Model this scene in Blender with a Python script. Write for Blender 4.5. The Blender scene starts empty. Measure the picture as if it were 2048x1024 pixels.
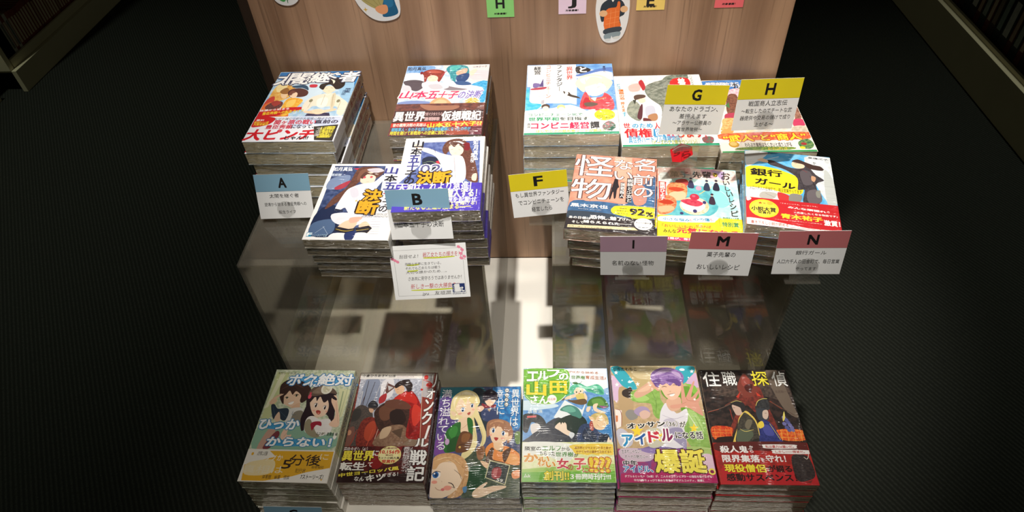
import bpy, math, random
from mathutils import Matrix, Vector
random.seed(7)
scene = bpy.context.scene
COL = scene.collection

# ---------------- camera ----------------
cam_data = bpy.data.cameras.new('camera')
cam_data.sensor_width = 36.0
cam_data.lens = 1336.22 / 2048 * 36
cam_data.clip_start = 0.02
cam = bpy.data.objects.new('camera', cam_data)
COL.objects.link(cam)
scene.camera = cam
PITCH, YAW, ROLL = 0.790669, 0.0866364, -0.0678208
_r, _f, _u = Vector((1, 0, 0)), Vector((0, math.cos(PITCH), -math.sin(PITCH))), Vector((0, math.sin(PITCH), math.cos(PITCH)))
_r, _u = math.cos(ROLL) * _r + math.sin(ROLL) * _u, -math.sin(ROLL) * _r + math.cos(ROLL) * _u
_z = Matrix.Rotation(YAW, 3, 'Z')
_r, _u, _f = _z @ _r, _z @ _u, _z @ _f
cam.matrix_world = Matrix(((_r.x, _u.x, -_f.x, 0), (_r.y, _u.y, -_f.y, 0), (_r.z, _u.z, -_f.z, 1.423), (0, 0, 0, 1)))

# ---------------- world, lamps, exposure ----------------
world = bpy.data.worlds.new('world')
scene.world = world
world.use_nodes = True
bg = world.node_tree.nodes['Background']
bg.inputs['Color'].default_value = (0.95, 0.95, 0.72, 1)
bg.inputs['Strength'].default_value = 0.06
def spot(name, loc, target, power, half_angle, blend, radius, color=(1, 0.95, 0.88)):
    l = bpy.data.lights.new(name, 'SPOT')
    l.energy, l.spot_size, l.spot_blend, l.shadow_soft_size, l.color = power, math.radians(half_angle * 2), blend, radius, color
    o = bpy.data.objects.new(name, l)
    COL.objects.link(o)
    o.location = loc
    o.rotation_euler = (Vector(target) - Vector(loc)).to_track_quat('-Z', 'Y').to_euler()
    return o
spot('ceiling_spotlight', (-0.22, 0.31, 3.06), (0.06, 0.93, 0.95), 290, 16.5, 0.75, 0.03)
spot('ceiling_downlight', (0.15, -0.25, 3.0), (0.0, 0.55, 0.5), 95, 17, 0.9, 0.08, (1, 0.94, 0.84))
spot('aisle_lamp', (-2.33, 1.7, 3.15), (-2.1, 1.75, 0.0), 95, 36, 1.0, 0.03, (0.93, 1.0, 0.86))
spot('aisle_lamp', (1.66, 1.7, 3.15), (1.5, 1.6, 0.0), 80, 29, 1.0, 0.03, (0.96, 1.0, 0.88))
vs = scene.view_settings
vs.view_transform, vs.look, vs.gamma, vs.exposure, vs.use_curve_mapping = 'Standard', 'None', 1.0, 0.0, False
scene.cycles.transparent_max_bounces = 24
scene.cycles.max_bounces = 12

# ---------------- helpers ----------------
def lin(h):
    h = h.lstrip('#')
    if len(h) == 3: h = ''.join(c * 2 for c in h)
    v = [int(h[i:i + 2], 16) / 255 for i in (0, 2, 4)]
    return tuple(c / 12.92 if c <= 0.04045 else ((c + 0.055) / 1.055) ** 2.4 for c in v) + (1,)
MATS = {}
def nodes_mat(name):
    m = bpy.data.materials.new(name)
    m.use_nodes = True
    nt = m.node_tree
    return m, nt, nt.nodes, nt.links, nt.nodes['Principled BSDF']
def noise(nt, scale, detail=3, stretch=None, coord='Object'):
    tc = nt.nodes.new('ShaderNodeTexCoord')
    n = nt.nodes.new('ShaderNodeTexNoise')
    n.inputs['Scale'].default_value, n.inputs['Detail'].default_value = scale, detail
    src = tc.outputs[coord]
    if stretch:
        mp = nt.nodes.new('ShaderNodeMapping')
        mp.inputs['Scale'].default_value = stretch
        nt.links.new(src, mp.inputs['Vector'])
        src = mp.outputs['Vector']
    nt.links.new(src, n.inputs['Vector'])
    return n.outputs['Fac']
def bump(nt, fac, strength, dist):
    b = nt.nodes.new('ShaderNodeBump')
    b.inputs['Strength'].default_value, b.inputs['Distance'].default_value = strength, dist
    nt.links.new(fac, b.inputs['Height'])
    return b.outputs['Normal']
def mix(nt, fac, a, b):
    m = nt.nodes.new('ShaderNodeMix')
    m.data_type = 'RGBA'
    m.inputs['A'].default_value, m.inputs['B'].default_value = a, b
    nt.links.new(fac, m.inputs['Factor'])
    return m.outputs['Result']
def sharpen(nt, fac, lo, hi):
    r = nt.nodes.new('ShaderNodeMapRange')
    r.inputs['From Min'].default_value, r.inputs['From Max'].default_value = lo, hi
    nt.links.new(fac, r.inputs['Value'])
    return r.outputs['Result']
def print_mat(spec):
    """ink on glossy paper in a thin plastic wrap; 'a~b~s' is a mottled two-ink texture"""
    if spec in MATS: return MATS[spec]
    m, nt, N, L, P = nodes_mat('print_' + spec.replace('#', ''))
    q = spec.split('~')
    if len(q) == 3:
        f = sharpen(nt, noise(nt, float(q[2]) * 6, 4), 0.4, 0.6)
        L.new(mix(nt, f, lin(q[0]), lin(q[1])), P.inputs['Base Color'])
    else:
        c = lin(q[0])
        L.new(mix(nt, noise(nt, 60), c, tuple(min(1, v * 0.93) for v in c[:3]) + (1,)), P.inputs['Base Color'])
    P.inputs['Roughness'].default_value = 0.5
    P.inputs['Specular IOR Level'].default_value = 0.3
    P.inputs['Coat Weight'].default_value = 0.7
    P.inputs['Coat Roughness'].default_value = 0.14
    fl = N.new('ShaderNodeMath'); fl.operation = 'MULTIPLY'   # film wrinkles, gathered in patches
    L.new(sharpen(nt, noise(nt, 14, 2, (1.6, .7, 1)), 0.48, 0.68), fl.inputs[0]); L.new(noise(nt, 60, 2, (.5, 6, 1)), fl.inputs[1])
    L.new(bump(nt, fl.outputs[0], 0.8, 0.007), P.inputs['Coat Normal'])
    MATS[spec] = m
    return m
def plain_mat(name, color, rough=0.6, var=0.12, scale=40, color2=None, bmp=0, stretch=None, spec=0.3):
    if name in MATS: return MATS[name]
    m, nt, N, L, P = nodes_mat(name)
    c = lin(color)
    c2 = lin(color2) if color2 else tuple(v * (1 - var) for v in c[:3]) + (1,)
    f = noise(nt, scale, 4, stretch)
    L.new(mix(nt, sharpen(nt, f, 0.3, 0.7), c, c2), P.inputs['Base Color'])
    P.inputs['Roughness'].default_value = rough
    P.inputs['Specular IOR Level'].default_value = spec
    if bmp: L.new(bump(nt, f, 0.5, bmp), P.inputs['Normal'])
    MATS[name] = m
    return m
def page_mat(col='#ab9c80', col2='#786a54'):
    key = 'paper_page_edges' + col
    if key in MATS: return MATS[key]
    m, nt, N, L, P = nodes_mat('paper_page_edges')
    f = noise(nt, 1, 5, (22, 22, 1700))
    L.new(mix(nt, sharpen(nt, f, 0.25, 0.75), lin(col2), lin(col)), P.inputs['Base Color'])
    P.inputs['Roughness'].default_value = 0.7
    P.inputs['Coat Weight'].default_value = 1.0
    P.inputs['Coat Roughness'].default_value = 0.09
    P.inputs['Coat IOR'].default_value = 1.6
    L.new(bump(nt, noise(nt, 1, 3, (55, 55, 230)), 1.0, 0.012), P.inputs['Coat Normal'])
    MATS[key] = m
    return m
def clear_mat(name, tint, dust, rough=0.02):
    """clear acrylic: tinted transmission, fresnel gloss, a little dust haze"""
    if name in MATS: return MATS[name]
    m, nt, N, L, P = nodes_mat(name)
    N.remove(P)
    out = N['Material Output']
    tr = N.new('ShaderNodeBsdfTransparent'); tr.inputs['Color'].default_value = tint
    gl = N.new('ShaderNodeBsdfGlossy'); gl.inputs['Roughness'].default_value = rough
    df = N.new('ShaderNodeBsdfDiffuse'); df.inputs['Color'].default_value = (0.62, 0.58, 0.5, 1)
    lw = N.new('ShaderNodeLayerWeight'); lw.inputs['Blend'].default_value = 0.5
    pw = N.new('ShaderNodeMath'); pw.operation = 'POWER'; pw.inputs[1].default_value = 5
    fr = N.new('ShaderNodeMath'); fr.operation = 'MULTIPLY_ADD'; fr.inputs[1].default_value, fr.inputs[2].default_value = 0.96, 0.04
    L.new(lw.outputs['Facing'], pw.inputs[0]); L.new(pw.outputs[0], fr.inputs[0])
    m1 = N.new('ShaderNodeMixShader'); m2 = N.new('ShaderNodeMixShader')
    d = N.new('ShaderNodeMath'); d.operation = 'MULTIPLY'; d.inputs[1].default_value = dust * 2
    L.new(noise(nt, 9, 5), d.inputs[0])
    L.new(d.outputs[0], m1.inputs['Fac']); L.new(tr.outputs[0], m1.inputs[1]); L.new(df.outputs[0], m1.inputs[2])
    L.new(fr.outputs[0], m2.inputs['Fac']); L.new(m1.outputs[0], m2.inputs[1]); L.new(gl.outputs[0], m2.inputs[2])
    L.new(m2.outputs[0], out.inputs['Surface'])
    MATS[name] = m
    return m

class MB:
    def __init__(self): self.v, self.f, self.m, self.mats = [], [], [], []
    def mi(self, mat):
        if mat not in self.mats: self.mats.append(mat)
        return self.mats.index(mat)
    def face(self, pts, mat):
        b = len(self.v); self.v += [tuple(p) for p in pts]
        self.f.append(tuple(range(b, b + len(pts)))); self.m.append(self.mi(mat))
    def mesh(self, vs, fs, mat):
        b = len(self.v); self.v += [tuple(p) for p in vs]; k = self.mi(mat)
        for f in fs: self.f.append(tuple(b + i for i in f)); self.m.append(k)
    def box(self, lo, hi, mat, M=None):
        x0, y0, z0 = lo; x1, y1, z1 = hi
        vs = [(x0, y0, z0), (x1, y0, z0), (x1, y1, z0), (x0, y1, z0), (x0, y0, z1), (x1, y0, z1), (x1, y1, z1), (x0, y1, z1)]
        if M: vs = [M @ Vector(v) for v in vs]
        self.mesh(vs, [(0, 3, 2, 1), (4, 5, 6, 7), (0, 1, 5, 4), (1, 2, 6, 5), (2, 3, 7, 6), (3, 0, 4, 7)], mat)
    def prism(self, poly, axis, a0, a1, mat):
        """extrude a 2-D outline: axis 'x' takes (y,z), 'y' takes (x,z), 'z' takes (x,y)"""
        def P(q, a): return {'x': (a, q[0], q[1]), 'y': (q[0], a, q[1]), 'z': (q[0], q[1], a)}[axis]
        n = len(poly)
        vs = [P(q, a0) for q in poly] + [P(q, a1) for q in poly]
        self.mesh(vs, [tuple(range(n))[::-1], tuple(range(n, 2 * n))] + [(i, (i + 1) % n, n + (i + 1) % n, n + i) for i in range(n)], mat)
    def build(self, name, parent=None, link=True):
        me = bpy.data.meshes.new(name)
        me.from_pydata(self.v, [], self.f)
        for m in self.mats: me.materials.append(m)
        me.polygons.foreach_set('material_index', self.m)
        me.update()
        o = bpy.data.objects.new(name, me)
        COL.objects.link(o)
        if parent: o.parent = parent
        return o
def tag(o, label=None, cat=None, group=None, kind=None):
    for k, v in (('label', label), ('category', cat), ('group', group), ('kind', kind)):
        if v: o[k] = v
    return o
def thing(name, label, cat, loc=(0, 0, 0), rz=0, group=None):
    o = bpy.data.objects.new(name, None)
    o.empty_display_size = 0.02
    COL.objects.link(o)
    o.location, o.rotation_euler = loc, (0, 0, rz)
    return tag(o, label, cat, group)
def copy_tree(o):
    c = o.copy(); COL.objects.link(c)
    for ch in o.children:
        k = ch.copy(); COL.objects.link(k); k.parent = c
    return c
def bevel(o, w, seg=2):
    b = o.modifiers.new('bevel', 'BEVEL'); b.width, b.segments, b.limit_method = w, seg, 'ANGLE'

# ---------------- lettering: font outlines turned into flat printed shapes ----------------
GLY = {}
def glyphs(txt, vertical):
    key = (txt, vertical)
    if key in GLY: return GLY[key]
    c = bpy.data.curves.new('lettering', 'FONT')
    c.body = '\n'.join(txt.replace('ー', '｜').replace('―', '｜')) if vertical else txt
    if vertical: c.align_x, c.space_line = 'CENTER', 0.98
    c.resolution_u = 2
    o = bpy.data.objects.new('lettering', c)
    COL.objects.link(o)
    bpy.context.view_layer.update()
    dg = bpy.context.evaluated_depsgraph_get()
    me = bpy.data.meshes.new_from_object(o.evaluated_get(dg))
    V = [(v.co.x, v.co.y) for v in me.vertices]; F = [tuple(p.vertices) for p in me.polygons]
    bpy.data.objects.remove(o); bpy.data.curves.remove(c); bpy.data.meshes.remove(me)
    GLY[key] = (V, F)
    return V, F
class Sheet:
    """printed layers on a flat sheet: u right, v down in millimetres; put(u, v, z) maps to 3-D"""
    DZ = 0.0025
    def __init__(self, mb, put, W, D): self.mb, self.put, self.W, self.D, self.k = mb, put, W, D, 1
    def _add(self, pts, faces, mat):
        z = self.k * self.DZ; self.k += 1
        self.mb.mesh([self.put(u, v, z) for u, v in pts], faces, mat)
    def poly(self, mat, pts, smooth=0):
        for _ in range(2 if smooth and len(pts) > 3 else 0):   # interpolating four-point smoothing
            n, m = [], len(pts)
            for i in range(m):
                p0, p1, p2, p3 = pts[i - 1], pts[i], pts[(i + 1) % m], pts[(i + 2) % m]
                n += [p1, tuple((9 * (p1[k] + p2[k]) - p0[k] - p3[k]) / 16 for k in (0, 1))]
            pts = n
        pts = [(min(max(a, 0), self.W), min(max(b, 0), self.D)) if self.W > 1 else (a, b) for a, b in pts]
        ar = sum(pts[i][0] * pts[(i + 1) % len(pts)][1] - pts[(i + 1) % len(pts)][0] * pts[i][1] for i in range(len(pts)))
        if ar > 0: pts = pts[::-1]
        self._add(pts, [tuple(range(len(pts)))], mat)
    def ell(self, mat, x, y, rx, ry, rot=0):
        c, s = math.cos(rot), math.sin(rot)
        self.poly(mat, [(x + c * rx * math.cos(t) - s * ry * math.sin(t), y + s * rx * math.cos(t) + c * ry * math.sin(t)) for t in [i * math.pi / 10 for i in range(20)]])
    def stroke(self, mat, w, pts):
        for _ in range(2 if len(pts) > 2 else 0):
            n = [pts[0]]
            for (a, b), (c, d) in zip(pts, pts[1:]): n += [(a * .75 + c * .25, b * .75 + d * .25), (a * .25 + c * .75, b * .25 + d * .75)]
            pts = n + [pts[-1]]
        vs, m = [], len(pts)
        for i, (x, y) in enumerate(pts):
            (a, b), (c, d) = pts[max(i - 1, 0)], pts[min(i + 1, m - 1)]
            l = math.hypot(c - a, d - b) or 1
            h = w / 2 * (0.45 + 0.55 * math.sin(math.pi * (i + .3) / (m - .4)))
            vs += [(x - (d - b) / l * h, y + (c - a) / l * h), (x + (d - b) / l * h, y - (c - a) / l * h)]
        self._add(vs, [(2 * i, 2 * i + 2, 2 * i + 3, 2 * i + 1) for i in range(m - 1)], mat)
    def text(self, mat, txt, u0, v0, u1, v1, bold=.02, out=None, vertical=0, sk=0, rot=0, matf=print_mat):
        V, F = glyphs(txt, vertical)
        if not V: return
        x0, x1 = min(a for a, b in V), max(a for a, b in V); y0, y1 = min(b for a, b in V), max(b for a, b in V)
        if len(txt) <= 2 and not vertical and y1 - y0 < .35: y0, y1 = y0 - .2, y1 + .2
        th = math.radians(rot); w, h = u1 - u0, v1 - v0
        if rot: h = max(h - w * abs(math.tan(th)), h * .35)
        cu, cv, c, s = (u0 + u1) / 2, (v0 + v1) / 2, math.cos(th), math.sin(th)
        sx, sy = w / (x1 - x0 or 1), h / (y1 - y0 or 1)
        def tr(P):
            r = []
            for a, b in P:
                y = (b - y0) * sy - h / 2; x = (a - x0) * sx - w / 2 + sk * y
                r.append((cu + c * x - s * y, cv - s * x - c * y))
            return r
        def thick(r, n, m):   # strokes are thickened by overlaying the shape with a ring of shifted copies
            sh = [(0, 0)] if r < .008 or n == 0 else [(r * math.cos(a), r * math.sin(a)) for a in [(i + .5) * 2 * math.pi / n for i in range(n)]]
            for dx, dy in sh: self._add(tr([(a + dx, b + dy) for a, b in V]), F, m)
        if out: thick(bold + out[1], 7, out[0])
        thick(min(bold, .055) * .85, 2 if bold < .025 else 4, mat)
    def draw(self, lines, matf=print_mat):
        for ln in lines.strip().split('\n'):
            q = ln.split(' ')
            k = q[0]
            if k in ('p0', 'p1'):
                n = [float(a) for a in q[2:]]
                self.poly(matf(q[1]), list(zip(n[::2], n[1::2])), k == 'p1')
            elif k == 's':
                n = [float(a) for a in q[3:]]
                self.stroke(matf(q[1]), float(q[2]), list(zip(n[::2], n[1::2])))
            elif k == 'e': self.ell(matf(q[1]), *[float(a) for a in q[2:7]])
            elif k == 't':
                o = None
                if q[7] != '-': a, b = q[7].split('/'); o = (matf(a), float(b))
                self.text(matf(q[1]), ' '.join(q[11:]), *[float(a) for a in q[2:6]], float(q[6]), o, int(q[8]), float(q[9]), float(q[10]))

# ---------------- materials of the place ----------------
def wood_mat():
    m, nt, N, L, P = nodes_mat('wood_veneer')
    a = sharpen(nt, noise(nt, 1, 6, (38, 38, 1.3)), 0.3, 0.7)
    b = sharpen(nt, noise(nt, 1, 3, (9, 9, 0.5)), 0.35, 0.65)
    c1 = mix(nt, a, lin('#8a6a52'), lin('#b89476'))
    mx = N.new('ShaderNodeMix'); mx.data_type = 'RGBA'; mx.blend_type = 'MULTIPLY'
    L.new(c1, mx.inputs['A']); L.new(mix(nt, b, (0.82, 0.8, 0.8, 1), (1, 1, 1, 1)), mx.inputs['B']); mx.inputs['Factor'].default_value = 1
    g = sharpen(nt, noise(nt, 1, 2, (260, 260, 5)), 0.60, 0.72)
    mx2 = N.new('ShaderNodeMix'); mx2.data_type = 'RGBA'
    fm = N.new('ShaderNodeMath'); fm.operation = 'MULTIPLY'; fm.inputs[1].default_value = 0.45
    L.new(g, fm.inputs[0]); L.new(fm.outputs[0], mx2.inputs['Factor'])
    L.new(mx.outputs['Result'], mx2.inputs['A']); mx2.inputs['B'].default_value = lin('#5c4434')
    L.new(mx2.outputs['Result'], P.inputs['Base Color'])
    P.inputs['Roughness'].default_value = 0.42
    L.new(bump(nt, a, 0.15, 0.001), P.inputs['Normal'])
    return m
WOOD = wood_mat()
WHITE = plain_mat('white_laminate', '#f1ece2', 0.4, 0.04, 6)
CREAM = plain_mat('cream_painted_steel', '#cfc6a4', 0.5, 0.06, 8)
DARKWOOD = plain_mat('dark_wood_edge', '#4c3c31', 0.6, 0.2, 20, stretch=(20, 20, 1))
BLACK = plain_mat('black_steel', '#1a1a18', 0.5)
ACRYL = clear_mat('clear_acrylic', (0.87, 0.86, 0.82, 1), 0.08)
def film_mat():
    m = clear_mat('shrink_film', (0.985, 0.985, 0.98, 1), 0.0, 0.17)
    nt = m.node_tree
    n = bump(nt, noise(nt, 1, 3, (90, 90, 300)), 1.0, 0.004)
    for q in nt.nodes:
        if q.bl_idname in ('ShaderNodeBsdfGlossy', 'ShaderNodeLayerWeight'): nt.links.new(n, q.inputs['Normal'])
    return m
FILM = film_mat()
CLEAR = clear_mat('clear_plastic', (0.93, 0.93, 0.92, 1), 0.025)
CARD = plain_mat('white_card', '#e6e6e6', 0.6, 0.03, 30)
def carpet_mat():
    m, nt, N, L, P = nodes_mat('ribbed_carpet')
    tc = N.new('ShaderNodeTexCoord')
    w = N.new('ShaderNodeTexWave'); w.bands_direction = 'Y'
    mp = N.new('ShaderNodeMapping'); mp.vector_type = 'TEXTURE'; mp.inputs['Rotation'].default_value = (0, 0, math.radians(-58))
    L.new(tc.outputs['Object'], mp.inputs['Vector']); L.new(mp.outputs['Vector'], w.inputs['Vector'])
    w.inputs['Scale'].default_value, w.inputs['Distortion'].default_value, w.inputs['Detail'].default_value, w.inputs['Detail Scale'].default_value = 30, 1.5, 3, 8
    t = N.new('ShaderNodeMath'); t.operation = 'MULTIPLY'
    L.new(w.outputs['Fac'], t.inputs[0]); L.new(noise(nt, 160, 3), t.inputs[1])
    L.new(mix(nt, sharpen(nt, t.outputs[0], 0.1, 0.6), lin('#22241f'), lin('#33352f')), P.inputs['Base Color'])
    P.inputs['Roughness'].default_value = 0.95
    P.inputs['Specular IOR Level'].default_value = 0.1
    L.new(bump(nt, t.outputs[0], 0.6, 0.004), P.inputs['Normal'])
    return m

# ---------------- the setting ----------------
b = MB(); b.box((-4.5, -2.5, -0.05), (4.5, 6.0, 0), carpet_mat())
tag(b.build('floor'), 'dark ribbed carpet floor of the aisles', 'floor', kind='structure')
b = MB(); b.box((-4.5, -2.5, 3.2), (4.5, 6.0, 3.25), plain_mat('dark_ceiling', '#3a3a38', 0.8))
tag(b.build('ceiling'), 'dark shop ceiling', 'ceiling', kind='structure')

# ---------------- the display fixture ----------------
fx = thing('display_stand', 'bookshop end display with tall wood veneer back panel and white base', 'display stand', (-0.05, 0.65, 0))
def part(name, lo, hi, mat, parent, off=(0.05, -0.65, 0), bv=0.0):
    q = MB(); q.box([a + d for a, d in zip(lo, off)], [a + d for a, d in zip(hi, off)], mat)
    o = q.build(name, parent)
    if bv: bevel(o, bv)
    return o
part('back_panel', (-0.453, 0.955, 0.45), (0.353, 0.985, 1.75), WOOD, fx, bv=0.001)
part('rear_panel', (-0.488, 0.995, 0.02), (0.36, 1.02, 1.75), DARKWOOD, fx)
part('deck', (-0.445, 0.375, 0.42), (0.347, 0.955, 0.45), WHITE, fx, bv=0.002)
part('base_cabinet', (-0.435, 0.40, 0.05), (0.337, 0.985, 0.42), WHITE, fx)
part('toe_kick', (-0.41, 0.44, 0.0), (0.31, 0.97, 0.05), BLACK, fx)

RZ = 0.787   # top of the acrylic risers
def riser(x0, x1, label):
    y0, y1, t = 0.612, 0.953, 0.004
    r = thing('acrylic_riser', label, 'display riser', ((x0 + x1) / 2, (y0 + y1) / 2, 0.45), 0, 'clear acrylic risers')
    off = (-(x0 + x1) / 2, -(y0 + y1) / 2, -0.45)
    part('top_panel', (x0, y0, RZ - t), (x1, y1, RZ), ACRYL, r, off, 0.0006)
    part('front_panel', (x0, y0, 0.4505), (x1, y0 + t, RZ - t - .0001), ACRYL, r, off, 0.0006)
    part('side_panel', (x0, y0 + t + .0001, 0.4505), (x0 + t, y1, RZ - t - .0001), ACRYL, r, off, 0.0006)
    part('side_panel', (x1 - t, y0 + t + .0001, 0.4505), (x1, y1, RZ - t - .0001), ACRYL, r, off, 0.0006)
    return r
riser(-0.429, -0.091, 'clear acrylic box riser holding the books above the blue A and B cards')
riser(-0.001, 0.325, 'clear acrylic box riser holding the books above the I, M and N cards')

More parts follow.
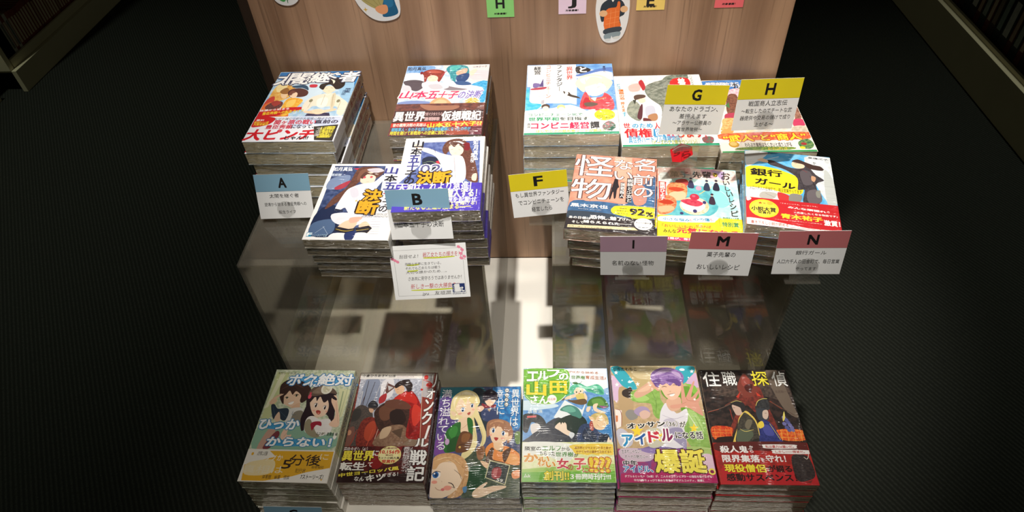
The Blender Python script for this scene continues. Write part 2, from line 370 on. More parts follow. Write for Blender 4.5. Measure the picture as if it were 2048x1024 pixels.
# ---------------- cover artwork, in millimetres from the top left corner of each cover ----------------
ART = {}
ART['b1']=(128,188,'#aebb9a~#d6dac2~40','''
p0 #c9d09a 1.8 4.3 22.4 5 14.5 87.4 1.9 98.4
p0 #e7e6c4 8.6 6.6 16.7 6.4 6.4 68.4 1.7 70.8
p0 #dcdcae 110.7 33.9 127.3 35.6 125.6 82.8 117 85.2
p0 #9aa884 116.5 38.1 118.3 38.1 120.1 83.1 118.3 83.1
s #8fa07c 0.7 -0 6.8 -0 88.1
s #8fa07c 0.7 56.1 3 56.1 60
s #8fa07c 0.7 124.3 8.3 122 83
p1 #8fb79e 2.6 100.4 66.1 95.6 119.5 111.3 120.2 136.3 3.2 137.5
p1 #c9a08e 19.8 103.8 30.4 107.4 21.7 137.6 10.5 137.2
p1 #7d3d44 31.1 109.4 38.4 115.1 30.4 136.2 19.2 135.8
s #3f9ddb 15 32.2 17.8 60.5 19.4 87.8 18.6 121 19.9
s #63b4e4 8 26.2 18 127 20.9
s #49a0d4 11 9.2 100.2 37.8 101 57.6 91.9
s #49a0d4 12 27.6 127.5 60.7 127.9 88.7 124.5 112.6 127.2
p1 #e9c5a8 22.3 41.2 49.9 38 55.5 57.9 47.2 69.1 36.7 66.2 26.7 58.9
p1 #3f2a26 16.7 42.5 15.1 27.6 26.2 18 44.7 19.8 64.1 33 66.4 48.7 58 60 53 55.8 52.4 46.9 42.4 39.4 38.6 46.3 32.3 38.6 28.5 45.5 26 50.1 29 63.2 21.5 54.7
s #6e4a3e 0.8 21.1 27.5 34.2 24.8 52.5 33.4
s #6e4a3e 0.8 17.9 36.8 27.7 29.6
s #2a1a18 0.7 30.9 27.2 44 38.2
s #33211e 0.9 27.5 51.8 30.7 49.5 34.1 51.1
s #33211e 0.9 40.8 47.3 44.9 44.5 49.4 46.6
e #2c3a2a 31.3 51.4 1.5 1.8 0
e #2c3a2a 45.3 47.2 1.5 2.1 0
p1 #fdf7f0 36 60.8 43.7 57.2 43.2 62.3 38.7 63.3
s #8a4a40 0.5 35.6 61.2 44 57
p1 #e3b898 43.1 68.1 53.2 60.2 56 69.8 49 75.4
p1 #dcdad4 40.2 71.5 58.5 68.6 65.2 79 62.4 95.8 44.6 98.6 37.7 82.2
p1 #8a8272 49.6 77.5 63.1 74.9 66.1 95.6 50.1 98.4
s #5b6a78 0.8 47.8 74.4 47.1 81.9 54.3 80.5
p1 #e5bfa0 6.2 61.9 9.2 52.9 19.4 44.7 21.3 47.5 15.1 53.1 17.4 57 12.7 63.8
s #c9957c 0.6 13.6 48.2 24.3 44.5
s #e9c5a8 2 12.2 53.2 23.5 45.2
p1 #2c3a48 10.5 66.1 15.6 63.7 22.7 71.1 35.8 69.5 41.5 75.7 40.2 90.5 32.1 88.8 25.1 78.5 20.8 89.2
s #475a6a 0.8 14.1 68.1 23.9 87
s #475a6a 0.8 25.7 74.2 40.9 86.3
p1 #e4c2a6 22.1 87.1 26.3 76.3 31.8 90.9 26.8 93.2
p1 #2e1f26 62.6 48.8 71.9 32.8 90.3 28.8 107.1 42.9 111.2 64.5 114.3 89.5 109.9 93.7 100.9 79.7 78 84.8 75.1 101.4 69.5 107.7 62.9 87.5 65.5 66.2
p1 #f4d2b8 69.5 53 91.7 50 101 64.9 99.1 79.8 89.1 84.3 77.7 76.4
p1 #2e1f26 69.7 59.6 76 48.4 80.1 57 83.6 48.1 91 58.8 96.5 54.2 91.9 43.4 70.4 41.9
p1 #6a564a 63.9 46.6 68 32.9 82.3 27.9 101.2 34.2 108.8 43.9 97.4 42.1 79.5 47.1
p1 #8b7564 68.5 41.9 79 30.3 87 31.2 86 42.5
e #efe9d8 90.1 34.5 8.8 9.6 0
e #d9d1b4 90.1 34.5 5.7 6.4 0
s #b9ae90 0.6 84.8 30.1 95.6 38.8
e #e0566a 66.8 48.7 2.7 4.1 0
e #d6445a 66.8 43.1 1.5 2.3 0
e #fbf7f2 80.6 63.9 2.6 4 0
e #5a3328 80.7 64.3 1.6 3.6 0
e #17110f 80.7 64.5 0.9 2.2 0
e #ffffff 79.8 62.8 0.5 0.8 0
s #241a18 0.55 77 62.5 79.4 59.5 83.3 61.9
e #fbf7f2 95.5 67.7 2.4 3.7 0
e #5a3328 95.6 68 1.5 3.3 0
e #17110f 95.6 68.2 0.8 2 0
e #ffffff 94.7 66.6 0.4 0.7 0
s #241a18 0.55 92.2 66.3 94.5 63.5 98 65.7
p1 #b3443c 83.2 74.5 86 72.3 90.7 74.6 90.4 79.3 86.7 79.4
e #e88a78 88.1 77.7 1.8 1.3 0
e #f3b09a 79.6 73.2 2.2 1.3 0
e #f3b09a 99.6 74.5 1.8 1.3 0
p1 #f0cdb2 79.3 82.6 89.4 85.4 89.1 91.6 79.1 88.9
p1 #efe9e6 71.8 89.2 79.3 82.6 93.8 88.3 108.4 87.7 115 107.6 97.4 116.3 75.5 109.4
p1 #9c9278 72.3 91.2 79.1 88.9 94.6 112.5 106.3 109 96.1 118.3 80.2 113.2 72.4 101.5
p1 #a2283c 80.8 95 87.3 91.6 95.8 92.3 97.6 99.3 89.8 97.7 85.8 106.9 82.4 101
s #6d1526 0.6 85 96.9 92 95.5
p1 #f0c8ac 102.7 48.6 107.9 46.2 112.9 58 124.7 95.1 116.9 100.5 108.5 95.8 113.8 87.4 113.7 75 103.6 58.3
s #c08a70 0.5 110.6 58.1 122.1 93.2
p1 #2e1f26 102.3 50.8 109.9 54.9 110.1 51.6 103.1 46.3
p1 #edc7ae 40.9 111 46.4 98.5 48.9 100.5 49.4 114.6 56.7 114.3 52.4 124.4 42.1 120.9
s #c08a70 0.5 45.7 117.8 48.5 111.6
e #f4f1ea 93.3 107.6 2.2 1.8 0
e #f4f1ea 98.3 109.3 2.2 1.8 0
e #f4f1ea 102.5 108.1 2.2 1.8 0
e #f4f1ea 107.7 110.9 2.1 1.8 0
e #f4f1ea 111.7 108.7 2.1 1.8 0
e #f4f1ea 100.4 114.2 2.1 1.8 0
e #f6f2ea 122.6 117 2.6 3.6 0
e #f6f2ea 121.2 112.2 0.9 2.8 0
e #f6f2ea 123.2 111.7 0.9 2.4 0
t #3a3330 4.7 3.8 33.6 8.8 0.02 - 0 0 0 5分シリーズ
t #ffffff 25 8.5 67.8 28.4 0.05 #2f7fbf/0.05 0 0.15 0 ボク
t #ffffff 62.1 18.1 78.2 30.8 0.04 #2f7fbf/0.04 0 0 0 は
t #ffffff 73.1 7.3 128 27.7 0.045 #2f7fbf/0.05 0 0 0 絶対
t #ffffff 2.5 89 63.5 105.9 0.05 #2f86b8/0.05 0 0 0 ひっか
t #ffffff 22.9 118.8 119.4 133 0.05 #2f86b8/0.05 0 0 0 からない！
t #3d4a3a 93.8 109.5 125.7 114.9 0.02 - 0 0 0 ミステリ 委員会 編
''','#efeae0',49.5,'''
p0 #e8b02e 32 140.9 127.2 140.1 127.6 167.1 88.9 176.4 52.1 186.6 4.6 186.8 1.4 163.3 27.3 154.4 43.9 149.8
p1 #f0ddab 3.2 163.2 15.5 156.9 41.8 154.6 46.7 169.9 35.2 177.8 6.6 177.7
p0 #f3eee6 127.2 165.3 127.5 187.2 29.8 188 75.8 179 94.7 172.5
e #e8b02e 8 146 1.8 2.4 0
p0 #e8b02e 118.8 181 119.7 182.3 121.1 182.3 120.2 183.2 120.9 184.6 119.6 183.9 118.6 184.7 118.6 183.3 117.3 182.5 118.7 182.4
t #4a423a 14.8 141.8 29.9 148.6 0.02 - 0 0 0 人気作家による短編
t #f7efe0 28.4 146.8 54.7 155.7 0.02 - 0 0 0 ウソか
t #efe3c4 1.4 163.3 60.8 175.4 0.01 - 0 0 0 真相は
t #3a2a22 56.5 154.7 69.9 167.7 0.02 - 0 0 0 5
t #3a2a22 65.1 145.8 111.9 162.6 0.02 - 0 0 0 分後
t #f6e6c2 109 144.4 121.6 153 0.02 - 0 0 0 に
t #3a2f26 33.3 177.6 72.9 183.6 0.01 - 0 0 0 体育館　幽霊　怪談
t #3a2f26 78.5 167.2 93.3 173.5 0.01 - 0 0 0 犯行状
t #3a2f26 100.6 162.3 118.6 166.7 0.01 - 0 0 0 秘密結社
t #2a231e 88.7 175.6 121.2 182.4 0.03 - 0 0 0 7ストーリーズ！
''')
ART['b2']=(126,188,'#6b2a24~#8a4034~60','''
p0 #c3c4cf~#9fa2b2~50 1.1 11.4 102.1 9 108 49.6 98.4 80.7 3.5 86.6 2.2 60.2
p1 #e6e2e6 38.3 17.2 55.4 12.1 57.7 43.3 39.3 50.6
p1 #8f97ad 10.9 15 33.4 14.8 36.5 59.7 10 66.8
p0 #efe9e4 -0 0.5 103.6 1 104.5 11 0.1 12.2
s #3c2a28 1.2 15.4 15 12.4 99
s #3c2a28 1 26 17.4 16 86.4
s #3c2a28 1 34 31.9 30.1 59.8
s #4a2a26 1.2 14.2 44 1.6 115.6
s #d9d4d6 1.6 9.1 34.6 8.6 75.7
s #c5c2c8 1.3 35.7 22.2 29.7 57.5
p0 #6e4a44 45.4 34.1 47.6 19.6 61.9 26.7 48.5 40
p0 #c9c5c5 48.3 24.4 57.7 27.9 50.9 34
s #5a2f2a 1.2 47.2 17.1 39.8 59.7
p1 #b23238 38.5 45.9 48.3 38.8 48.3 52.7 39.4 57.4
p1 #46403e~#5c4f48~80 -0 73.7 10.8 60.1 24.9 66.6 34 81.8 32.8 130.6 -0 131.4 -0 107.6
e #3a3634 5.9 77.9 8.4 12 0.3
e #524540 30.5 62.1 8.1 8.1 0
p1 #2d2d33 22 62.2 28.6 51.2 38.3 59.7 35.4 65.3
p1 #d9ab8c 24.9 66.6 31.9 67.6 32.5 73.1 27.8 73.2
p1 #8a3428~#6a2420~60 16.9 90.6 34 81.8 51.3 98.3 44.6 130.3 16.9 130.9
p1 #b5472f 26.4 96.7 37.2 88.1 42.5 106.7 35.3 122.8 25.8 115.1
p1 #7c5248 -0 103.6 8.2 99.1 11.3 123.3 -0 131.3
e #c28a6c 2 108.5 3.3 4.5 0
s #a33a28 1.3 13.2 103.2 7 131.1
s #e0c8b8 0.9 46.9 96.3 42.9 120.7
s #c9533a 1.5 37.7 102.7 32.8 130.6
p1 #4a2e26~#35211c~70 35.9 68.7 50.8 55 74.6 56.9 90.8 67.8 91.8 95.5 76.9 106 57.3 110.4 45.9 102.5 36.1 81.7
p1 #6e4634 41.9 66.3 59.7 57.1 67.3 65.9 59.7 85.6 47.2 85.8
p1 #2b1b18 59.8 72.7 76.1 68 86.5 85.1 79.6 95.7 64.7 91.8
p1 #93735c~#7d5c48~60 45.9 114.7 59.5 98.2 83.7 95.7 93.9 113.7 93.7 129.3 44.6 130.3
p1 #c9ab8c 52 102.4 65.6 98.1 62 114.3 50.6 118.5
p1 #5d4636 66.8 106.2 84.2 99.8 82.5 117.9
p1 #8c7460 94.8 121.5 111.5 110.4 115.2 128.8 87.9 129.4
p1 #a81f1f~#8a1614~60 60.9 50.2 76.3 36.1 90.5 35.9 107.1 63.1 113.8 113.3 102.5 119.4 89.9 113.8 90.6 85.1 88.4 65.6 74.6 56.9
p1 #c92c24 62.7 47.9 78.7 37.2 94.5 42.8 100.4 58.7 87.2 54.4 69.8 52.4
p1 #d43a2c 96.1 58.8 107.5 67.5 109.1 84.7 100.2 97.4 93.8 76.4
p1 #7a1212 90.6 85.1 101 105.6 94.1 115.7
p1 #6a4032 50.5 52.7 69.5 50.1 87.7 58.9 88.7 67.8 61 66 49.7 61.8
p1 #e6b894 59.7 26.7 68.1 23 75.3 27.7 75.4 37.2 67.2 40.9 62 35.1
p1 #2e2020 59.4 24.3 65.1 16.9 76.9 13.1 87.8 21.5 88 33.5 81.8 36 77.5 27.7 70.5 24.2 62.3 29.6
e #2e2020 79.5 16.2 4 3.5 0
s #2e1c18 0.6 63.8 31.9 67.4 30.9
s #a0584a 0.4 64.8 36.7 67.7 36.6
p0 #b9b2b4 101.4 1.5 121.6 1.3 120.8 49.4 105.5 45
p0 #8c3a30 105.5 45 126 49.3 126 101 112.5 121.2
s #d8b8a0 1 103.2 9 113.3 128.9
s #4a1c18 1.6 126 16.1 126 128.5
e #c5302a 108.8 9 3.6 4.5 0
e #c5302a 115.5 23.6 5.3 4.8 0
e #c5302a 104.3 32.1 2.2 1.9 0
s #c5302a 1.8 104.8 14 118.5 18.7
s #c5302a 1.6 112.9 30.8 125.6 25.9
t #1e1a1a 3.6 3 39.5 8.2 0.03 - 0 0 0 小倉ひろあき
t #777777 40.1 3.4 44.9 7.7 0.01 - 0 0 0 ×
t #1e1a1a 46.3 3.6 57.6 8.5 0.02 - 0 0 0 toi8
s #777 0.3 58.5 3.5 58.8 9
t #7a4a70 60.6 3.5 93.9 5.1 0.01 - 0 0 0 RIONCOURT WAR RECORD
t #7a4a70 61 7 88.6 8.4 0.01 - 0 0 0 ILLUSTRATION TALES
t #f1efec 118.4 3.9 126 28.1 0.035 #3a1413/0.035 0 0 0 リ
t #f1efec 113.9 30.8 126 49.1 0.035 #3a1413/0.035 0 0 0 オ
t #f1efec 112.4 50.6 126 71.4 0.035 #3a1413/0.035 0 0 0 ン
t #f1efec 111.2 72.9 126 94.7 0.035 #3a1413/0.035 0 0 0 ク
t #f1efec 105.4 118.4 126 133.2 0.035 #3a1413/0.035 0 0 0 ル
p0 #f1efec 122.4 96.6 126 95.7 121.8 119 118.6 118.7
''','#3a1414~#5e1a18~30',56.7,'''
p1 #2a1212 -0 161.2 64 177 126 168.6 126 188 -0 188
p1 #8c1d1c 40.9 152.9 50.5 141.6 63.9 152.3 56.7 166.8 44.7 163.6
p1 #7c1a1a 72.7 133.6 88.1 131.3 85.9 144.5
t #ece8e4 -0 132.3 35.6 140.4 0.02 - 0 0 0 田中タダシ（41）
t #f3e04a -0 138.6 46.9 154.2 0.06 #2a0d0d/0.04 0 0 0 異世界
t #f3efe8 45 137.9 53.7 146.7 0.03 - 0 0 0 に
t #f6f3ec -0 157.1 35.4 169.4 0.05 - 0 0 0 転生
t #f3efe8 33.5 156.7 47.1 163.9 0.03 - 0 0 0 して
t #f3e04a 0.3 163.2 87.6 179.8 0.05 #2a0d0d/0.03 0 0 8 中世ヨーロッパ風
t #f3efe8 24.7 178.9 46 185.6 0.03 - 0 0 0 なんて
t #f3efe8 42.5 174.1 67.4 186.7 0.05 - 0 0 6 キツ
t #f3efe8 65.4 171.5 87.6 179.8 0.03 - 0 0 6 すぎる！
e #e6d88a 70.5 145.2 17.3 14.6 0
e #f2e8ac 69.4 143.9 14.3 12.1 0
t #7a2a20 59.9 132.9 80.8 135.6 0.03 - 0 0 0 応募総数
t #c8201c 55.6 136.8 85.4 143.6 0.05 - 0 0 0 10,156作
t #7a2a20 64.5 144.2 75.5 146.6 0.03 - 0 0 0 第6回
t #3a1a14 53.5 148 85.8 151.5 0.04 - 0 0 0 ネット小説大賞
t #c8201c 60.5 152.8 80 157.7 0.05 - 0 0 0 受賞作
t #e4dede 97.1 133 105 175.1 0.02 - 1 0 0 リアルな戦略と現代人が贈る
t #e4dede 90.2 132.2 98.9 171 0.02 - 1 0 0 異世界転生クオリティ
t #f1efec 101.5 137.6 126 160.6 0.035 #2a1010/0.035 0 0 0 戦
t #f1efec 100.5 163.1 126 185.1 0.035 #2a1010/0.035 0 0 0 記
''')
ART['b3']=(131,187,'#3a4a6e~#5a5878~30','''
p1 #2f86c4~#1f5f9c~30 86.2 0 131 0 131 71.7 115 76.1 95.6 54.8
p1 #2c6f7e 0.5 1.2 68.3 0.6 71.7 32.8 36.3 28.7 2.6 24.4
p1 #4b3e7a~#6a4c94~40 0.7 24.4 20.1 22 31.6 122.1 2.4 122.5
p1 #7a4a9a 1.5 94.1 19.5 85.6 24 118.2 0.2 118.5
p1 #27343e 50.9 10.1 70.5 5.3 95.6 54.8 77.5 80.7 57.9 66
p1 #3c4a3a~#55604a~30 48.1 121.9 82.3 109.5 130.1 117 131 187 47 186.9
p1 #204a2c 54.7 141.3 79.9 141 77.7 174.7 56.7 175
p1 #6f8a4c 122.6 84.4 131 82.2 131 100.8 124.5 100.9
p1 #e9d9a0 19.5 26.6 27.3 12.7 42.7 5.5 59 12.4 65.7 28.4 62.4 41.9 77.5 80.7 76.5 101.5 67.6 109.7 72.2 89.2 57.3 55.2 65.4 101.6 48.3 125.9 42.3 118 57.5 93.5 50 61.8 28.9 59.9 19.9 55.6
p1 #f5e8be 22.5 26.5 31.3 12.6 44.9 9 36.2 26.4 29.8 46.7
p1 #fff3cf 39.1 10.2 55 12.4 61.7 28.4 49.6 21.7
s #c2a862 0.6 35.1 10.3 28.8 33.3 28.5 55.5
s #c2a862 0.6 51.1 12.4 64.2 39.7
s #c2a862 0.6 61.4 59.5 73.9 85 72.9 105.6
s #c2a862 0.6 56.1 68.2 63 91.3
p1 #f3d6b6 27.7 31 35.9 21.8 55.8 26.2 58.5 41.9 53.4 53.1 44 56.4 34 51.1 27.5 42.3
p1 #eed0ae 19 44.6 27.9 46.7 28.4 53.3 23.5 52.3
p1 #ead79a 26.4 40 33.7 19.5 42.5 33.1 45.7 21.7 53.3 34.2 57.6 23.9 56.3 17 33.4 14.9 26.4 26.5
e #fbf7f2 38.8 41.7 3.3 4.2 0
e #2f68a8 38.8 42.1 2 3.8 0
e #17110f 38.8 42.3 1.2 2.3 0
e #ffffff 38 40.4 0.6 0.9 0
s #241a18 0.55 34.7 40 38.4 36.8 42.6 39.5
e #fbf7f2 53.3 34.4 2.7 3.8 0
e #2f68a8 53.3 34.8 1.7 3.4 0
e #17110f 53.3 35 1 2.1 0
e #ffffff 52.7 33.2 0.5 0.8 0
s #241a18 0.55 49.9 32.9 53 30 56.4 32.4
p1 #b8564a 46.4 48.7 51.4 46 50.9 50.4 48.5 51.8
e #efb39a 34.8 49.3 3.5 1.8 -0.2
e #efb39a 55.6 42 2.3 1.6 0
p1 #efcfae 32.8 62 47.7 55.3 54.6 74.6 45.9 87.4 36.9 79.1
s #b98a6a 0.5 37.7 76.9 46.7 70.5 50 61.8
p1 #2d6b2f 15.4 81.4 25.7 68.5 36.8 64.1 38 81.2 41.5 105.9 22 116.2 14.1 110.3
p1 #3d8a3c 19.1 81.4 27.8 70.7 33.9 77 27.6 93.8
p1 #245426 23.9 93.8 38.6 89.5 38.1 110 20 114.3
p1 #2d6b2f 46.9 57.5 55.8 61.7 57 85.2 51.3 83.1
p1 #6a4228 38.1 83.3 49.3 81 57.3 89.3 53 111.9 36.7 116.1 32.6 110.1
p1 #8a5a34 42 85.3 53.3 85.2 50.3 97.7 41 97.8
s #3a2214 0.8 34.2 107 41.3 101.9 54.4 103.8
e #d8b060 38.8 107 1.8 2 0
e #c7a2c9 18.6 98 3.4 5.3 0
p1 #2c2230 69.2 19.2 72.7 8.7 82.4 5.1 92.6 12.1 94.8 23.5 89.1 27 73.5 28.3
p1 #f0cdb0 72.9 23.8 81 20.2 90 24.7 87.3 32.7 79.6 36.1
p1 #2c2230 72.2 21.5 80.9 16.8 91.8 21.3 87 24.8 79.2 23.7 74.4 26.5
s #2a3f66 0.8 75.9 25.1 78.2 24.4
s #2a3f66 0.8 83.8 26.4 86.3 26.4
p1 #8c3038 69.7 30.6 81.6 36.1 91.2 32.7 90.4 40.5 79.8 41.7 69.9 36.2
p1 #39446a 70.2 41.8 93.3 40.5 95.8 61.3 72.9 61.6
p1 #c9a888 77.8 40.6 84.6 40.6 81.5 46.2
p1 #efcaae 60.4 39.7 67.9 35.1 73 39.6 66.5 46.3
p1 #a5765a 78.3 76.5 80.6 63.6 95.7 59.2 113 65.5 119.7 80.3 118.9 92.8 111.6 101.1 109.5 84.6 96.2 78.4 85.1 82.7 80.7 91.1
p1 #c1906c 82.7 67.9 95.8 61.3 105.4 65.5 94.2 72.1
s #7d5440 0.6 88.2 63.6 99.9 76.3
s #7d5440 0.6 105.4 64.5 113.2 80.3
s #7d5440 0.6 80.9 72.2 85.2 84.8
p1 #f2d2b2 83.9 76.4 96.1 72.1 111.3 80.4 111.5 92.9 104.2 101.1 91.3 101.3 85.4 91.1
p1 #a5765a 83 76.4 90.3 67.8 92.4 76.3 97.9 68.8 103.8 78.3 111.3 82.5 113.1 74 97.8 64.5 85.5 67.9
p1 #efcaa8 111.5 90.8 117.9 87.6 117.4 93.8 111.5 97
e #fbf7f2 89.1 78.9 3 4.2 0
e #2f68a8 89.1 79.3 1.9 3.8 0
e #17110f 89.1 79.5 1.1 2.3 0
e #ffffff 88.5 77.7 0.5 0.8 0
s #241a18 0.55 85.4 77.3 88.9 74 92.6 76.8
e #fbf7f2 104.8 84 3 4.2 0
e #2f68a8 104.8 84.4 1.9 3.8 0
e #17110f 104.8 84.6 1 2.3 0
e #ffffff 104.2 82.7 0.5 0.8 0
s #241a18 0.55 101.2 82.4 104.7 79.2 108.4 81.9
p1 #b23a3a 91 91 97.5 92 94.8 96.7 92 95.1
e #efaa94 85.2 86.9 2.2 1.5 0
e #efaa94 104 92.9 3 1.6 0
p1 #efcaa4 89.4 101.3 104.2 101.1 104.4 111.3 91.6 111.4
p1 #e8914e 78.6 109.6 89.4 99.3 91.5 109.4 104.5 115.3 108 105.2 130.1 118.9 130.1 136.5 104.9 133 83 127.4
p1 #f2b070 104.5 117.3 126.5 121 128.3 134.6 112.1 132.9
p1 #5c4030 86 109.5 91.6 111.4 90.2 127.3 108.5 132.9 105.1 144.5 79.6 133.3
p1 #5c4030 104.5 117.3 113.6 109.1 117.3 111.1 108.5 132.9
p1 #a07252 65.7 107.7 76.7 106.5 75.6 125.5 68.4 127.6 65.2 117.7
e #8a5c3e 70.5 113.7 4.8 6.8 0
p1 #efc8a2 71.3 129.5 83.2 133.3 87.1 140.9 79.9 141
p1 #f3a070 119.4 148.2 131 144.2 131 155.6 121.3 157.6
p1 #dcae7c~#c99a68~40 -0 126.5 9.3 118.4 29.4 117.2 48.5 127.8 55.4 152.8 46.7 182.4 26.1 186.3 42.2 167.9 44.2 145.3 25 130.1 0.7 142
s #f1d0a0 1.6 1.3 130.4 20.7 122.2 41.6 133.8
s #f1d0a0 1.4 0.1 136.2 24.7 126.1 44.2 145.3
s #a87444 0.7 -0 132.4 26.2 122.2 47.5 141.4
s #a87444 0.7 34.1 130 46.7 156.6
s #a87444 0.7 50.8 135.6 46.2 175.2
p1 #f6dcc0 -0 142 25.1 131 44.2 145.3 43.8 166 25.9 184.5 0.6 185.7
p1 #dcae7c -0 142 -0 130.4 24.7 126.1 10.8 134.1 6.1 141.9
p1 #dcae7c 24.7 126.1 43.7 137.6 48.5 156.6 40.9 149.2 34.5 135.8
p1 #fbf7f2 0.8 151.6 4.7 146.2 12.4 147.6 12.4 155.2 4 156.8
e #2c6cb4 6.1 151.5 4.7 5.1 0
e #123a66 6.7 151.9 2.5 3 0
e #fff 4.3 149.6 1.3 1.3 0
s #3a2420 1.2 -0 151.2 5.5 145.4 13.4 147.2
s #3a2420 1.4 25.9 163.5 32.3 165.2 35.9 171.6
s #3a2420 0.8 30.9 169.9 36.3 172
s #a05a4a 0.7 7.1 170.5 11 174.7 18.1 175.5
e #e07a78 18.9 174.2 2.8 2.2 0
e #f0a08c 25.7 171.8 6 3.7 0
e #f0a08c 5.5 162.8 4.3 2.6 0
s #c08a70 0.5 15.6 160.8 17 163
s #5a3c30 0.7 33.3 143.5 42.8 151 45.1 158.5
p1 #5a8cb8 47.7 171.5 53.7 169.6 53.4 177.8 49.9 178.7
p1 #f2d4b6 63.8 176.7 80.8 163.7 83.5 165.5 77.6 172 91.5 169.1 110 168.8 109.1 172.5 91.8 178.2 76.4 185.6 64.3 185.8
s #c2906e 0.5 81.1 172.9 105.6 170.3
s #c2906e 0.5 79.5 176.5 98.7 175.4
p0 #d8d4a8 85.7 128.3 116.6 136.7 109.9 167.9 79.6 156.2
p0 #3c4444 86.7 130.1 115.2 137.7 109 166.4 81 155.6
p1 #a8484c 90.7 142.8 99.6 139.8 104.2 145.5 101.8 155.9 94.8 158.8 89.6 154.2
p1 #c87a7a 92.5 143.7 97.9 142.3 96.4 154.1 91.9 152.3
e #8a3038 97.8 141.2 4.3 1.5 0
t #e8e6e0 97.4 156.9 106.3 163.7 0.03 - 0 0 -14 59
t #f4f2ee 116.6 6 129 20.9 0.01 - 0 0 0 異
t #f4f2ee 115.9 22.9 129.1 37.2 0.01 - 0 0 0 世
t #f4f2ee 115.5 39.1 128.5 54.5 0.01 - 0 0 0 界
t #f4f2ee 114.8 56.8 127.2 71.7 0.01 - 0 0 0 は
t #f0eeea 92.4 5.1 102.6 21.2 0.01 - 0 0 0 幸
t #f0eeea 91.9 23.6 104.9 37 0.01 - 0 0 0 せ
t #f0eeea 93.3 38.3 105.5 51.4 0.01 - 0 0 0 に
e #2a2422 108.7 7.2 3.8 4.4 0
e #e8e4dc 108.7 7.2 3 3.5 0
t #2a2422 106.6 4.9 110.7 9.6 0.03 - 0 0 0 テ
e #2a2422 108.5 16.1 3.7 4.4 0
e #e8e4dc 108.5 16.1 2.9 3.5 0
t #2a2422 106.5 13.8 110.5 18.4 0.03 - 0 0 0 ン
e #2a2422 108.3 24.6 3.7 4.3 0
e #e8e4dc 108.3 24.6 2.9 3.4 0
t #2a2422 106.3 22.3 110.3 26.8 0.03 - 0 0 0 プ
e #2a2422 108.2 33.2 3.7 4.3 0
e #e8e4dc 108.2 33.2 2.9 3.4 0
t #2a2422 106.2 30.9 110.2 35.4 0.03 - 0 0 0 レ
t #eceaf0 2.8 4.7 19 19.7 0.01 - 0 0 0 満
t #eceaf0 4.4 22.1 17.4 36.8 0.01 - 0 0 0 ち
t #eceaf0 2.9 38 19.7 53.4 0.01 - 0 0 0 溢
t #eceaf0 1.6 55.8 19 68.6 0.01 - 0 0 0 れ
t #eceaf0 3 70.9 17.3 82.4 0.01 - 0 0 0 て
t #eceaf0 2.5 84.7 17.5 96 0.01 - 0 0 0 い
t #eceaf0 2.8 98.2 16.1 111.3 0.01 - 0 0 0 る
''',None,None,'''

''')
